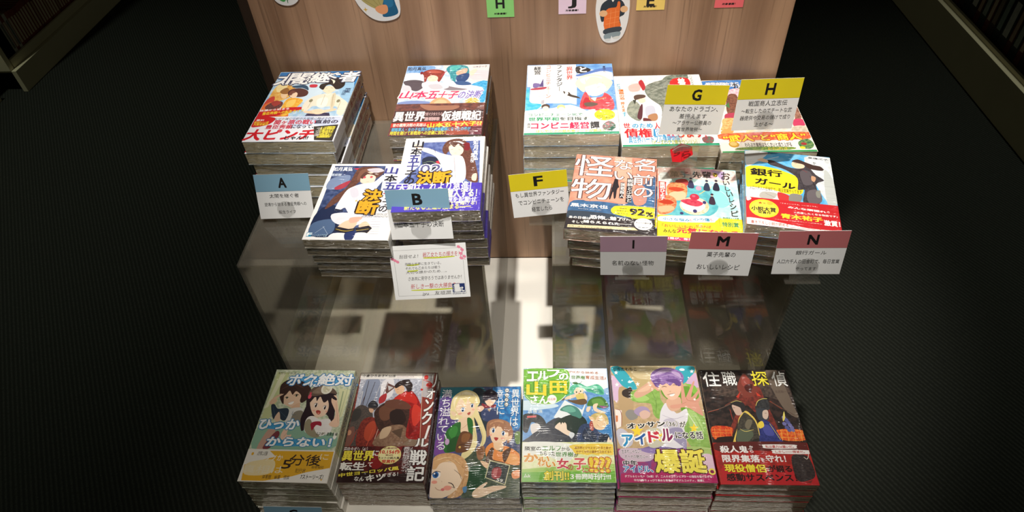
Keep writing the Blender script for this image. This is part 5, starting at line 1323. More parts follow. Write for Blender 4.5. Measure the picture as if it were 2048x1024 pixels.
ART['H']=(129,188,'#e8dcc8~#f2ece0~20','''
p1 #3a78c0~#5c94d4~25 -0 1.8 95.7 0 59.1 15.8 37.3 36 9.4 27.7
p1 #f0eef0 4.4 9.5 38.3 7.5 35.4 25.4 14.1 20.8
t #fbfaf6 5.8 5.9 56.6 19.3 0.04 #3a5a9a/0.05 0 0 0 戦国商人立志伝
t #2a2a30 45.7 7.9 55.4 26.4 0.05 - 0 0 0 九
p1 #d8a0b0~#f0d8dc~40 36.7 29 55.4 26.4 50.4 63.6 27.9 72.4 28 49.3
p1 #6a4438~#8c5c48~50 32.1 46.1 46.9 43.4 42.4 88.9 24.3 94.3
p1 #b8425a 20.9 94.2 36.7 91.8 30.8 106.8 18.6 109.3
p1 #e09a5a~#f0c080~50 15.7 106.2 34.1 106.9 28.4 130.1 8 135 11.3 123.7
p1 #4a7a4a 24.4 72.3 31.2 62.8 30.3 78.9
p1 #8a5a4c~#b0806a~40 127.3 76.7 129 86.3 129 104.6 115.4 121.8
p1 #d8486a 116.8 110.1 129 110.7 129 125.2 112.3 127.4
p1 #e8a05a 9.6 135.1 25.2 130 21.2 143.9 6.7 143.4
p1 #c8b8a0~#e4d4bc~30 112.3 127.4 129 128.1 129 144.9 107.1 141.3
''','#f6efe2',44.8,'''
p1 #e05a3a~#ee8c5a~30 6.7 143.4 129 142.1 126.2 158.3 7.6 158.4
t #f4d43a 7.4 144 122.4 163.5 0.07 #c8302a/0.05 0 0 2 “武人”と“商人”
t #3a3038 34.1 165.9 98.1 175.7 0.04 - 0 0 0 わらぶき屋根は古くさいと成り上がる
e #c8983a 19.3 169.4 7.2 7.3 0
e #e0c070 18.8 168.1 5 4.7 0
p1 #8aa04a~#5a7a3a~40 21.7 178.5 45.6 175.4 97.8 177 91.6 183.1 25.6 182.4
t #e0b83a 63.8 177.2 90 183.6 0.04 - 0 0 0 オープニングフェア
p1 #3a6a4a~#7a9a5a~40 108.5 165.6 123.1 158.2 128.6 171.5 121.1 181.5 109.6 178.6
e #e8d83a 111.2 178.7 3.9 3.1 0
e #a83a3a 115.2 169.8 4 3.2 0
p0 #3a9a5a 0.5 185 129 183.8 129 188 0 188
''')
ART['I']=(108,150,'#e09a84~#cc8570~15','''
p1 #d88e78 0.2 1.6 51.9 2.7 50.5 38.3 4 38
p0 #e8aa94 51.8 1.2 75.3 0.4 77.4 51.6 56.4 48.8
s #b87060 0.6 50.8 0 51.2 49.5
s #b87060 0.6 77.1 1.7 77.4 51.6
p1 #3f6a94~#35587e~20 1.5 100.7 22.6 94.7 50.7 95.5 74.2 94.3 79.5 62.2 94.3 54.7 108 39.3 108 136.4 0.9 142.4
p1 #d08a78 79.4 59.5 94.4 60.1 96.8 90.7 82.4 95.5
p1 #e09a84 25.4 86.2 79 48.7 74.2 94.3 52.2 92.7 22.7 96
s #a86a5a 0.8 26.4 96.8 26.6 58.4
s #7a8aa4 0.6 86.9 82.1 96.6 83.1 95.2 90.9
p1 #23222a 52.9 63.2 54.8 50.4 59.1 48.5 60.1 56.7 61.7 64.7 59.3 67.7 58.6 85.1 56.1 86.8 54.5 73.8 52 88.8 50.1 86.4 52.4 68.7
e #23222a 56.5 50.2 2.1 3 0
s #23222a 1.2 53.8 63 50.2 74.4
s #23222a 1.2 60.7 62.1 57.9 73.3
t #fbf6f2 78.9 1.5 106.2 27.2 0.012 #6a4a44/0.03 0 0 0 名
t #fbf6f2 78.4 34.8 105 57.2 0.012 #6a4a44/0.03 0 0 0 前
t #fbf6f2 80.8 62 104.9 80.6 0.012 #6a4a44/0.03 0 0 0 の
t #fbf6f2 54 7 76.4 26.6 0.012 #6a4a44/0.03 0 0 0 な
t #fbf6f2 53.7 32.1 78.1 48.8 0.012 #6a4a44/0.03 0 0 0 い
t #fbf6f2 -0 1.7 51.8 45.2 0.012 #6a4a44/0.02 0 0 0 怪
t #fbf6f2 -0 51.8 51.3 91.5 0.012 #6a4a44/0.02 0 0 0 物
p0 #2c2a30 71.2 44.7 78.8 44.8 78.3 93.7 71.2 93.3
t #f0ecea 71.7 46.3 79.7 92.2 0.02 - 1 0 0 蜘蛛と少女と
p0 #2c2a30 62.9 54.1 68.1 54 68 86.3 62.4 85.9
t #f0ecea 63.1 55.2 69.1 84.8 0.02 - 1 0 0 猟奇殺人
t #f2f0ee 3 101.8 49.9 108.5 0.03 - 0 0 0 黒木京也
t #dcdce2 13.5 111 42 112.4 0.02 - 0 0 0 Kyoya Kuroki
p0 #f0eef0 6.2 118.4 15.1 118 14.5 124.7 5.6 124.8
t #23222a 7.2 119.8 14.4 123.7 0.02 - 0 0 0 宝島社
''','#2a262a',28.2,'''
p1 #33404e 1.5 116.6 55.5 117.6 52.7 125.5 1.2 129.6
p1 #f0e02e 56.4 104.9 64.6 101 108 101.2 107.5 119.2 81.9 122.7 78.6 120.9 58.8 117 54.2 110.3
t #2a262a 62.8 98.7 107.7 100 0.03 #f4f0e0/0.07 0 0 0 「もっと読みたい」の声、殺到！
t #3a3420 64.8 104.7 73.9 106.5 0.03 - 0 0 0 続編を
t #3a3420 61.4 109.1 76.3 111 0.03 - 0 0 0 希望すると
t #3a3420 62.3 113.9 76 116 0.03 - 0 0 0 答えた人
t #1e1a18 77.9 104.3 95.9 115.9 0.06 - 0 0 0 92
t #1e1a18 97.6 109 106 117.1 0.05 - 0 0 0 %
t #f4f2ee 3.5 126.2 30.3 130.8 0.03 - 0 0 0 あの日僕は
t #f4f2ee 29.5 122.1 47.1 129 0.05 - 0 0 0 恐怖
t #f4f2ee 47.2 123.5 53.8 129 0.03 - 0 0 0 し、
t #f4f2ee 54.2 122.3 69.3 128.6 0.05 - 0 0 0 魅了
t #f4f2ee 69.1 123.8 80.5 127.7 0.03 - 0 0 0 され、
t #f4f2ee 8 134.8 22.4 138.9 0.03 - 0 0 0 そして
t #f4f2ee 21.8 132.3 66.5 137 0.05 - 0 0 0 捕らえられた
s #f4f2ee 0.9 67.2 134.5 80.7 133.6
p0 #d9c9a0 3.5 142.4 84.1 138.8 88.9 143.6 3.2 147.4
t #2a2420 4.2 143.7 84.7 145.9 0.01 - 0 0 0 恐怖と謎とエロスが融合したサスペンスホラー
e #f0eeea 95 131.6 11.2 10.6 0
t #2a2420 87.5 124.5 100.8 125.4 0.04 - 0 0 0 2165作
t #2a2420 85.6 128.2 104.7 131.2 0.03 - 0 0 0 ネット小説大賞
t #2a2420 85.8 133.4 104 134.1 0.04 - 0 0 0 メディア賞
t #2a2420 88.7 137 103.3 138.3 0.04 - 0 0 0 受賞作！
''')
ART['M']=(106,148,'#a9d4d2~#c6e2dc~15','''
p1 #e8c4bc~#f0dcd4~30 0.3 2 105 1.6 103.3 24 86.7 28.5 37.3 21.6 2.4 27.8
p1 #d8a8b8 59.4 1.8 77.6 0 80.2 17.4 65.7 18.8
p1 #b8a0c8 73.8 3.3 91.9 4.4 88.7 25.4
p1 #e8f0ec 2.6 16.3 13.1 12.4 17.9 26.3 14.1 40.9 2.2 36.3
p1 #4fa8b4~#6cbcc4~20 25.9 48.3 54.1 37.3 76.4 49.5 77.9 82.9 59.6 100.4 14.1 103.6 6.1 93.6
p1 #8fd0d4 71.7 38.5 93.3 36.6 98.5 64.7 79.8 80
s #d8eef0 0.6 68.2 38.9 88.9 48.5 94.5 70.6
p1 #c04a4a 24.8 28.5 37.1 24.5 42.1 32.7 36.5 41.7 26.2 39.8
p1 #d8744a~#e8a06a~50 12.3 43.9 19.5 33.3 36.7 36 39.6 49.9 35.5 66.9 21.7 70.8 13.6 60.5
p1 #e8c09a 15.3 57.6 29.2 50.8 37.7 55.7 33.7 68.5 18.4 69.7
p1 #c2452a 13.9 46.5 24.3 42.8 36.3 47.4 25.7 52.5
p1 #d8643e~#e89468~50 -0 72.6 10.2 60.8 21.9 65.3 24.9 78.7 17.6 95.4 1 99.2
p1 #e8b088 1.2 85.9 18 82 21.2 89.8 4.3 96.3
p1 #b83a24 1.5 75.1 13.3 70.1 21.6 76.3 11.4 79.8
e #f0dcc0~#e0b890~60 47.8 79.7 19.1 17.9 0
e #f6f0ee 46.2 78.5 15.6 13.6 0
p1 #b8304a~#d84a5e~40 30.3 70.1 45.8 66.1 59.3 73.3 52 80.7 38.5 77.7
e #c0304a 48.6 61.7 6.3 6.7 0
e #e0627a 47.5 59.9 2.4 2.2 0
e #3a3a6a 48.2 90 2.7 3.5 0
e #3a3a6a 61.1 71.8 2.4 3.3 0
e #3a3a6a 31 95.8 2.4 2.7 0
e #f2e4dc 38.3 83.1 5.1 3.8 0
s #e8c86a 1.4 55 55.6 71.7 38.5
e #f0d8c4 45.1 24.3 1.6 2.6 0
e #3a3a5c 45.1 22.6 2 2.3 0
p1 #3a3a5c 42.8 28.3 47 27.9 48.8 42.9 40.5 41.9
e #f0d8c4 66.1 28.1 1.6 2.6 0
e #2f3a54 66.2 26.4 2 2.3 0
p1 #2f3a54 63.8 32.1 68.1 31.7 69.7 46.7 61.3 45.7
e #f0d8c4 78.7 26.9 1.6 2.6 0
e #2a2a3c 78.8 25.2 2 2.3 0
p1 #2a2a3c 76.3 30.9 80.6 30.5 82.2 45.6 73.7 44.7
e #f0d8c4 71.6 56.2 1.6 2.5 0
e #3a2a3c 71.7 54.5 2 2.3 0
p1 #3a2a3c 69.3 60 73.5 59.7 75.1 74.3 66.8 73.3
e #d8a0b8 54.7 42.9 3.9 4.6 0
p0 #c84a48 1.5 32.2 11.7 33.2 10.2 71.7 1.6 70.2
t #fbf4ee 3.1 34 9.9 71.2 0.04 - 1 0 0 栗栖ひよ子
t #3a3432 17 9.1 29.4 20.9 0.03 - 0 0 0 菓
t #3a3432 30.7 9.1 43.4 21.6 0.03 - 0 0 0 子
t #3a3432 47.6 7.4 59.4 20.9 0.03 - 0 0 0 先
t #3a3432 61 6.1 72.8 20.5 0.03 - 0 0 0 輩
e #e8c83a 78.3 12.3 3.3 4.7 0
t #3a3432 75.7 8.4 81.1 16.8 0.04 - 0 0 0 の
t #3a3432 86.4 5.6 98 21.6 0.03 - 0 0 0 お
t #3a3432 87.9 24 96.3 33.4 0.03 - 0 0 0 い
t #3a3432 89.8 35.5 96.3 45 0.03 - 0 0 0 し
t #3a3432 90.8 46.9 99 57.6 0.03 - 0 0 0 い
t #3a3432 93.5 59.4 100 68.7 0.03 - 0 0 0 レ
t #3a3432 93.6 70.6 101.6 82.5 0.03 - 0 0 0 シ
t #3a3432 94.4 84.4 103.2 96.1 0.03 - 0 0 0 ピ
''','#f2de30',46.6,'''
p1 #fbfaf4 3.3 104.3 71.7 98.3 72.9 107.6 64.2 110.8 5.6 114.1
t #2f8ab4 6.6 106.2 40.5 111.3 0.04 - 0 0 0 小さな悩み
t #c84a6a 40.7 106.5 44.7 111 0.03 - 0 0 0 も、
t #2f8ab4 45.6 103 66 108.8 0.04 - 0 0 0 心の傷
t #c84a6a 66.7 102.6 70.8 108.2 0.03 - 0 0 0 も、
t #c84a3a 5.8 118.5 46.6 124.5 0.03 - 0 0 0 「おいしいもの」
t #c84a3a 47.8 116.6 66.9 121.7 0.03 - 0 0 0 があれば
t #3a3420 7.2 127.9 23 134.6 0.03 - 0 0 0 みんな
t #d8304a 24.2 123.8 100.3 133.5 0.07 - 0 0 0 元気になれる
t #5a7a2a 82.9 98.8 102.8 101.5 0.02 - 0 0 0 第6回ネット大賞
t #3a8a5a 81.4 108.3 101.6 116.4 0.05 - 0 0 0 特別賞
s #b0a020 0.6 80 99 77.2 107.3 79.1 117.8
p0 #d83a6a 0.1 141.7 106 142.3 106 148 -0 148
t #fbf4f0 1.7 142.4 82.3 146.2 0.03 - 0 0 0 この1冊が、毎日をおいしくする
''')
ART['N']=(109,150,'#4aa8e0~#7cc0e8~15','''
p1 #e8eef0 -0 1.6 29.5 0.2 18.1 20.4 1.6 34.6
p1 #e4e8ea~#d0d4d6~30 76.3 5 108.9 0.9 106.1 86.8 100.2 98.3 86.5 61
s #f2f6f8 1 1.7 19 33.1 3.1
s #f2f6f8 1 3.5 29.8 43.8 8.3
p1 #c4c8c4 99.1 30.2 108 47 108.7 94.6 97.1 96
p1 #f0dc2e 0.2 37.8 28.6 33.3 49.7 40.1 66.5 51.6 70.1 77.1 57.8 86.9 27.4 79.2 0.4 77.9
p1 #f4f0e8 0.4 79.4 32.5 80 47.6 88.1 40.2 102.8 0.3 99.2
p1 #b8b4ac 20.3 85.6 37.4 86.5 31.9 98.3 16.6 97.3
p1 #c83a3a 39.2 83.5 54.2 90.1 50.3 101.6 40.3 100
p1 #8a8680 54.5 84.5 67.9 85.7 63.8 100 52.1 100
s #6a6660 0.5 23.7 88.1 35.4 95.1
p1 #4c464a~#3e383c~40 27.2 19.5 36.2 18.5 53.7 29 69.5 30.4 78.7 23.3 88 40.4 97.4 51.1 86.5 61 88.8 97 68.7 100.7 72 74 63.5 75 64.8 51.8 49.9 35.5 32.3 28.3
p1 #5e565a 69.1 36.5 81.4 35.1 83.3 58.5 71 62.7
s #2a2428 0.7 67 42.7 72.2 71.2
s #2a2428 0.7 80.8 44.1 85.8 69.6
p1 #6a6266 75.2 76.5 89 72.1 90.7 94.1 75.5 98.6
p1 #f2d2b4 15.4 20.7 21.8 15.3 29 19.3 28.5 24 21.7 23.2
p1 #f0d0b0 59.5 19.2 66.9 13.8 73.8 17.7 75 26.8 67.7 30.6 60.8 28.3
p1 #463430 59.6 16.1 67.1 10.6 77.4 15.8 99.4 27.2 88.7 29.8 78.5 26.4 73.6 20.8 64.8 18.6
p1 #463430 75.4 20.6 94.6 21.6 97.4 30.4 81.8 29.1
s #3a2420 0.5 62.9 21.3 65.7 20.1
s #8a3a3a 0.8 71.2 31.7 77.8 37
p1 #c89a7a 82.5 43.9 87.5 46.3 85.2 55.4 81.9 52.8
p1 #8a8a80 85.4 75.3 90.7 71.9 89.6 86 85.5 85.1
t #3a3a3c 80.9 2.9 106.2 8.1 0.02 - 0 0 -3 高橋正子
t #3a3a3c 86.4 13.3 90.4 19 0.02 - 0 0 0 か
t #23201e 6.5 38.7 26.3 53.1 0.05 - 0 0 0 銀
t #23201e 27.6 39.5 45.6 52.4 0.05 - 0 0 0 行
t #23201e 12.1 58.2 60.9 75.3 0.05 - 0 0 -6 ガール
t #4a4420 4.8 75.4 68.1 82.9 0.01 - 0 0 0 人口六千人の田舎町で、毎日営業やってます
''','#c8282e',51.3,'''
p1 #f4efe6 0.8 97.7 6.3 101.3 2.8 105.8 0.5 104.7
e #f0d838 20.9 118.1 17.6 17 0
e #e0c428 20.9 118.1 16.2 15.4 0
e #f4e04a 20.9 118.1 15.2 14.4 0
t #a82a1e 13.9 105.9 23.1 110.2 0.02 - 0 0 0 ★×
e #d0b840 28.3 107.5 3.7 3.3 0
t #2a2420 6.1 115.5 34.8 123.6 0.05 - 0 0 0 小説大賞
t #2a2420 13.6 123.8 29 128.2 0.04 - 0 0 0 受賞作
t #f4ece4 41 104 84.9 105.5 0.02 - 0 0 0 「うまくいってる、いい泣くても、
t #fbf6f0 49.6 109.2 93.9 115 0.05 - 0 0 -3 みんな頑張れ
t #f4ece4 95 111 98 114.5 0.02 - 0 0 0 の
t #f4ece4 59.4 117.9 106.2 121.4 0.03 - 0 0 0 応援したくなる物語です」
t #f0dc3a 40.7 124.2 88.5 132.5 0.06 - 0 0 0 青木祐子
t #fbf6f0 89.9 128 107.8 137.7 0.05 - 0 0 0 激賞！
t #f4ece4 33.2 135.5 87.3 136.5 0.02 - 0 0 0 これは読書で涙もろだし！一所懸命な
p1 #f6f2ea -0 138.4 25.7 139.1 70.7 146.2 109 145 109 150 -0 150
t #a82a1e 5 142.2 48.2 147.8 0.02 - 0 0 0 書き下ろし小説が読める
s #c83a2e 0.9 49.8 148.3 78.6 147.7
e #c83a2e 84.3 144.9 1.3 2 0
t #8a3a30 88.2 145.2 108.3 149.4 0.02 - 0 0 0 メゾン文庫
''')

# ---------------- books ----------------
def u_profile(W, t, th, side, grow):
    """section of a jacket wrapped round front, spine and back (x, z); spine on the right for side=1"""
    w, r = W / 2 + grow, 1.6 + grow
    def ring(o):
        R, x, z0, z1 = max(r - o, .2), w - o, -grow + o, t + grow - o
        pts = [(-W / 2, z0)]
        pts += [(x - R + R * math.sin(a), z0 + R - R * math.cos(a)) for a in [i * math.pi / 10 for i in range(6)]]
        pts += [(x - R + R * math.cos(a), z1 - R + R * math.sin(a)) for a in [i * math.pi / 10 for i in range(6)]]
        return pts + [(-W / 2, z1)]
    out, inn = ring(0), ring(th)
    poly = out + inn[::-1]
    if side < 0: poly = [(-x, z) for x, z in poly][::-1]
    return poly
def make_book(key, t, side, spine, title=None, tcol='#222222', dots=False, pages=None):
    W, D, base, art, bcol, bh, bart = ART[key]
    mm = 0.001
    root = bpy.data.objects.new('paperback_book', None); root.empty_display_size = 0.02; COL.objects.link(root)
    # page block, slightly inset from the jacket, its bottom edge a touch wavy
    pb = MB()
    ins = 1.2 if side > 0 else 0
    x0, x1 = (-W / 2 + .4, W / 2 - .5) if side > 0 else (-W / 2 + .5, W / 2 - .4)
    n = 10
    vs, fs = [], []
    for j in range(n + 1):
        x = x0 + (x1 - x0) * j / n
        d = 0.25 * math.sin(j * 1.7 + len(key) + ord(key[-1]))
        for y in (-D / 2 + .25 + d, D / 2 - .6):
            for z in (.27, t - .27): vs.append((x * mm, y * mm, z * mm))
    for j in range(n):
        a, c = j * 4, j * 4 + 4
        fs += [(a, c, c + 1, a + 1), (a + 2, a + 3, c + 3, c + 2), (a + 1, c + 1, c + 3, a + 3), (a, a + 2, c + 2, c)]
    fs += [(0, 1, 3, 2), (n * 4, n * 4 + 2, n * 4 + 3, n * 4 + 1)]
    pb.mesh(vs, fs, pages or page_mat())
    pb.build('page_block', root)
    # jacket
    cv = MB()
    poly = [(x * mm, z * mm) for x, z in u_profile(W, t, .25, side, 0)]
    n = len(poly) // 2
    sp, fr = print_mat(spine), print_mat(base)
    for y0, y1 in ((-D / 2 * mm, D / 2 * mm),):
        full = len(poly)
        vs = [(x, y0, z) for x, z in poly] + [(x, y1, z) for x, z in poly]
        for i in range(full):
            j = (i + 1) % full
            zc, xc = (poly[i][1] + poly[j][1]) / 2, (poly[i][0] + poly[j][0]) / 2
            m = sp if abs(xc) > (W / 2 - 1.3) * mm and .8 * mm < zc < (t - .8) * mm else fr
            cv.mesh([vs[i], vs[j], vs[full + j], vs[full + i]], [(0, 1, 2, 3)], m)
        for i in range(n - 1):
            a, b_, c, d = i, i + 1, full - 2 - i, full - 1 - i
            for o in (0, full): cv.mesh([vs[o + a], vs[o + b_], vs[o + c], vs[o + d]], [(0, 1, 2, 3)], fr)
    k = .99   # the print stops just short of the rounded fold
    sh = Sheet(cv, lambda u, v, z: ((u - W / 2) * k * mm, (D / 2 - v) * mm * .998, (t + z) * mm), W, D)
    sh.draw(art)
    top = t + sh.k * sh.DZ
    xs = side * (W / 2 + .05)
    if title:
        ss = Sheet(cv, lambda u, v, z: ((xs + side * z) * mm, (D / 2 - v) * mm, (t / 2 - side * (u - t / 2)) * mm), t, D)
        h = min(D * .5, len(title) * t * .62)
        ss.text(print_mat(tcol), title, t * .22, D * .08, t * .78, D * .08 + h, .03, None, 1)
        ss.text(print_mat(tcol), title[::-1], t * .36, D * .12 + h, t * .62, D * .12 + h * 1.5, .02, None, 1)
        if dots: ss.ell(print_mat('#2a2320'), t / 2, D * .72, t * .3, 4.5)
    cv.build('cover', root)
    if bcol:
        bd = MB()
        g = top - t + .02
        poly = [(x * mm, z * mm) for x, z in u_profile(W, t, .14, side, .15)]
        poly = [(x, z + (g * mm if z > t * mm * .5 else 0)) for x, z in poly]
        n, full = len(poly) // 2, len(poly)
        y0, y1 = (-D / 2 - .1) * mm, (-D / 2 + bh) * mm
        vs = [(x, y0, z) for x, z in poly] + [(x, y1, z) for x, z in poly]
        for i in range(full):
            j = (i + 1) % full
            bd.mesh([vs[i], vs[j], vs[full + j], vs[full + i]], [(0, 1, 2, 3)], print_mat(bcol))
        for i in range(n - 1):
            for o in (0, full): bd.mesh([vs[o + i], vs[o + i + 1], vs[o + full - 2 - i], vs[o + full - 1 - i]], [(0, 1, 2, 3)], print_mat(bcol))
        zt = t + .15 + g
        bs = Sheet(bd, lambda u, v, z: ((u - W / 2) * k * mm, (D / 2 - v) * mm, (zt + z) * mm), W, D)
        bs.draw(bart)
        top = zt + bs.k * bs.DZ
        bd.build('paper_band', root)
    # shrink film bulging over the page edges at head and tail
    nc, ns = 30, 10
    for sg in (-1, 1):
        fm = MB()
        vs, fs = [], []
        for j in range(nc + 1):
            x = -W / 2 + .3 + (W - .6) * j / nc
            bl = 1.1 + .35 * math.sin(j * 1.13 + ord(key[-1])) + .3 * math.sin(j * 2.7 + 1.3) + random.uniform(-.2, .2)
            for i in range(ns + 1):
                a = math.pi * (1 - math.cos(math.pi * i / ns)) / 2
                vs.append((x * mm, sg * (D / 2 + .2 + bl * math.sin(a) ** .7) * mm, (t / 2 + (t / 2 + .05) * math.cos(a)) * mm))
        for j in range(nc):
            for i in range(ns):
                q = j * (ns + 1) + i
                f = (q, q + 1, q + ns + 2, q + ns + 1)
                fs.append(f if sg < 0 else f[::-1])
        fm.mesh(vs, fs, FILM)
        fo = fm.build('shrink_wrap', root)
        for p_ in fo.data.polygons: p_.use_smooth = True
    root['top'] = top
    return root
def wrinkled_film(book, key, cols):
    """the loose film over a top cover, puckered in the given columns (u, half width, v0, v1) in fractions of the cover"""
    W, D = ART[key][0], ART[key][1]
    q = MB(); nu, nv = 36, 340
    rr = random.Random(ord(key[-1]))
    ph = [(rr.uniform(-.6, .6), rr.uniform(.7, 1.3)) for _ in range(nv)]
    vs, fs = [], []
    for j in range(nv + 1):
        v = j / nv
        for i in range(nu + 1):
            u = i / nu
            z = 0
            for u0, hw, v0, v1 in cols:
                m = math.exp(-((u - u0 - .03 * math.sin(v * 9)) / hw) ** 2) * max(0, min(1, (v - v0) * 9)) * max(0, min(1, (v1 - v) * 9))
                z += m * (.40 + .18 * math.sin(v * 41 + u * 7)) * math.sin(2 * math.pi * v * D / 4.2 + 2.2 * math.sin(v * 23) + 1.5 * (.2 + .2 * math.sin(v * 31)) * (u - u0) * W)
            vs.append(((u - .5) * W * .001, (.5 - v) * D * .001, (book['top'] + .8 + z) * .001))
    for j in range(nv):
        for i in range(nu):
            a = j * (nu + 1) + i
            fs.append((a, a + nu + 1, a + nu + 2, a + 1))
    q.mesh(vs, fs, clear_mat('cover_film', (0.992, 0.992, 0.99, 1), 0.0, 0.17))
    o = q.build('cover_film', book)
    for p_ in o.data.polygons: p_.use_smooth = True
ORD = ['topmost', 'second', 'third', 'fourth', 'fifth', 'sixth', 'seventh']
def pile(key, n, x, y, yaw, zbase, ztop, label, group, side, spine, title=None, tcol='#222222', dots=False, lean=(0, 0), pages=None, jit=1.0, where='its pile', film=None):
    """a pile of n copies from zbase up to the top cover at ztop; lean shifts the lowest copy by (dx, dy)"""
    step = (ztop - zbase) / n
    t = step * 1000 - 1.5
    proto = make_book(key, t, side, spine, title, tcol, dots, pages)
    gap = step
    for i in range(n):
        b_ = proto if i == 0 else copy_tree(proto)
        f = i / max(n - 1, 1)
        jx, jy, ja = (0, 0, 0) if i == 0 else (random.uniform(-1, 1) * .0012 * jit, random.uniform(-.1, 1) * .0022 * jit, random.uniform(-1, 1) * .7 * jit)
        b_.location = (x + lean[0] * f + jx, y + lean[1] * f + jy, zbase + step * (n - 1 - i) + .0002)
        b_.rotation_euler = (0, 0, math.radians(yaw + ja))
        pos = label if i == 0 else f'{ORD[i]} copy down in the pile topped by the {where}'
        tag(b_, pos, 'book', group)
    if film: wrinkled_film(proto, key, film)
    return proto

DK = 0.4502
P = pile
P('b1', 5, -0.3775, 0.509, -0.6, DK, 0.557, 'manga style paperback with a yellow and white band, leftmost in the front row', 'copies of the yellow banded paperback', 1, '#c9cfae', 'ボクは絶対ひっかからない', '#3a5a7a', where='yellow and white banded paperback')
P('b2', 4, -0.2490, 0.524, 0.5, DK, 0.529, 'dark red war novel with a red cloaked rider, between two anime paperbacks', 'copies of the red rider paperback', 1, '#5a2a26', 'リオンクール戦記', '#e8e0dc', where='red cloaked rider novel')
P('b3', 3, -0.1160, 0.513, 1.1, DK, 0.507, 'blue paperback with three large eyed girls, lowest pile of the front row', 'copies of the blue three girls paperback', 1, '#24506e', '異世界はテンプレ幸せに', '#f0f0f0', where='blue paperback with three girls', film=[(.47, .09, .3, 1.05), (.93, .03, .4, .9), (.35, .3, -.1, .05)])
P('b4', 6, 0.0190, 0.517, 0.5, DK, 0.553, 'paperback with a green title corner and a green bottom band', 'copies of the green cornered paperback', -1, '#74b43c', 'エルフの山田さん', '#ffffff', where='green cornered paperback', film=[(.24, .10, .28, 1.0), (.5, .35, -.1, .06)])
P('b5', 5, 0.1525, 0.512, 0.5, DK, 0.567, 'paperback with a purple haired man reaching out his hand', 'copies of the purple haired man paperback', -1, '#d3b4c8', 'オッサンがアイドルになる話', '#3a3a3a', where='purple haired man paperback')
P('b6', 6, 0.2895, 0.517, 0.3, DK, 0.552, 'black and red detective paperback, rightmost in the front row', 'copies of the black and red detective paperback', -1, '#5c4a44', '住職探偵', '#e8e4e0', where='black and red detective paperback')
P('A', 5, -0.3660, 0.845, -0.6, RZ + .0018, 0.891, 'paperback with a young man in a pale robe, behind the blue A card', 'copies of the pale robed youth paperback', 1, '#b8a898', '太閤を継ぐ者', '#8a3038', True, pages=page_mat('#e2d5b4', '#b3a37f'), where='pale robed youth paperback', jit=2)
P('Bb', 5, -0.1610, 0.850, 0.0, RZ + .0002, 0.894, 'sky blue paperback with two girls and a dark brown band, against the wood panel', 'copies of the brown banded paperback', 1, '#6a4a44', '山本五十子の決断', '#e8c850', where='brown banded paperback')
P('Bl', 5, -0.2520, 0.654, -1.4, RZ + .0002, 0.867, 'white bordered paperback without a band, left of the blue B card', 'copies of the white bordered paperback', 1, '#efece8', '山本五十子', '#3a4a8a', lean=(0.003, 0.010), where='bandless white bordered paperback', pages=page_mat('#b5a88e', '#7d705a'))
P('Br', 6, -0.1420, 0.671, 1.4, RZ + .0002, 0.897, 'white bordered paperback with a violet band, behind the blue B card', 'copies of the violet banded paperback', 1, '#f0eeea', '山本五十子', '#3a4a8a', lean=(0.003, 0.012), where='violet banded paperback', pages=page_mat('#b5a88e', '#7d705a'))
P('F', 5, 0.0270, 0.850, -0.4, RZ + .0018, 0.891, 'white and blue paperback with a blond child in red, against the wood panel', 'copies of the blond child paperback', -1, '#f0efec', 'もし異世界ファンタジー', '#5a5a5a', where='blond child paperback', pages=page_mat('#efe3c8', '#cbbb98'))
P('G', 4, 0.1630, 0.851, 0.0, RZ + .0002, 0.868, 'pale paperback with a capped man and a grey dragon, behind the yellow G card', 'copies of the capped man paperback', -1, '#e8ece6', '差押えます', '#3a6a7a', where='capped man paperback', pages=page_mat('#efe3c8', '#cbbb98'))
P('H', 4, 0.2985, 0.851, -0.3, RZ + .0002, 0.856, 'colourful paperback with yellow and red band lettering, behind the yellow H card', 'copies of the merchant paperback', -1, '#e0d4c0', '戦国商人立志伝', '#5a3a3a', where='paperback with yellow and red band lettering', pages=page_mat('#efe3c8', '#cbbb98'))
P('I', 4, 0.0770, 0.662, -7.6, RZ + .0002, 0.868, 'salmon and navy paperback with white title letters, behind the mauve I card', 'copies of the salmon and navy paperback', -1, '#c07a68', '名前のない怪物', '#f4f0ec', lean=(0.012, 0.014), where='salmon and navy paperback', pages=page_mat('#b5a88e', '#80735c'))
P('M', 3, 0.1910, 0.673, -6.4, RZ + .0002, 0.838, 'pale teal paperback with pastries and a yellow band, behind the red M card', 'copies of the pastry paperback', -1, '#c2e0dc', '菓子先輩のおいしいレシピ', '#3a3a3a', lean=(0.004, 0.010), where='pastry paperback', pages=page_mat('#c8bb9e', '#94866c'))
P('N', 4, 0.3000, 0.665, -10.6, RZ + .0002, 0.867, 'sky blue paperback with a woman in a dark suit and a red band', 'copies of the suited woman paperback', 1, '#b8c0bc', '銀行ガール', '#2a2a2a', lean=(0.004, 0.012), where='suited woman paperback', pages=page_mat('#c8bb9e', '#94866c'))

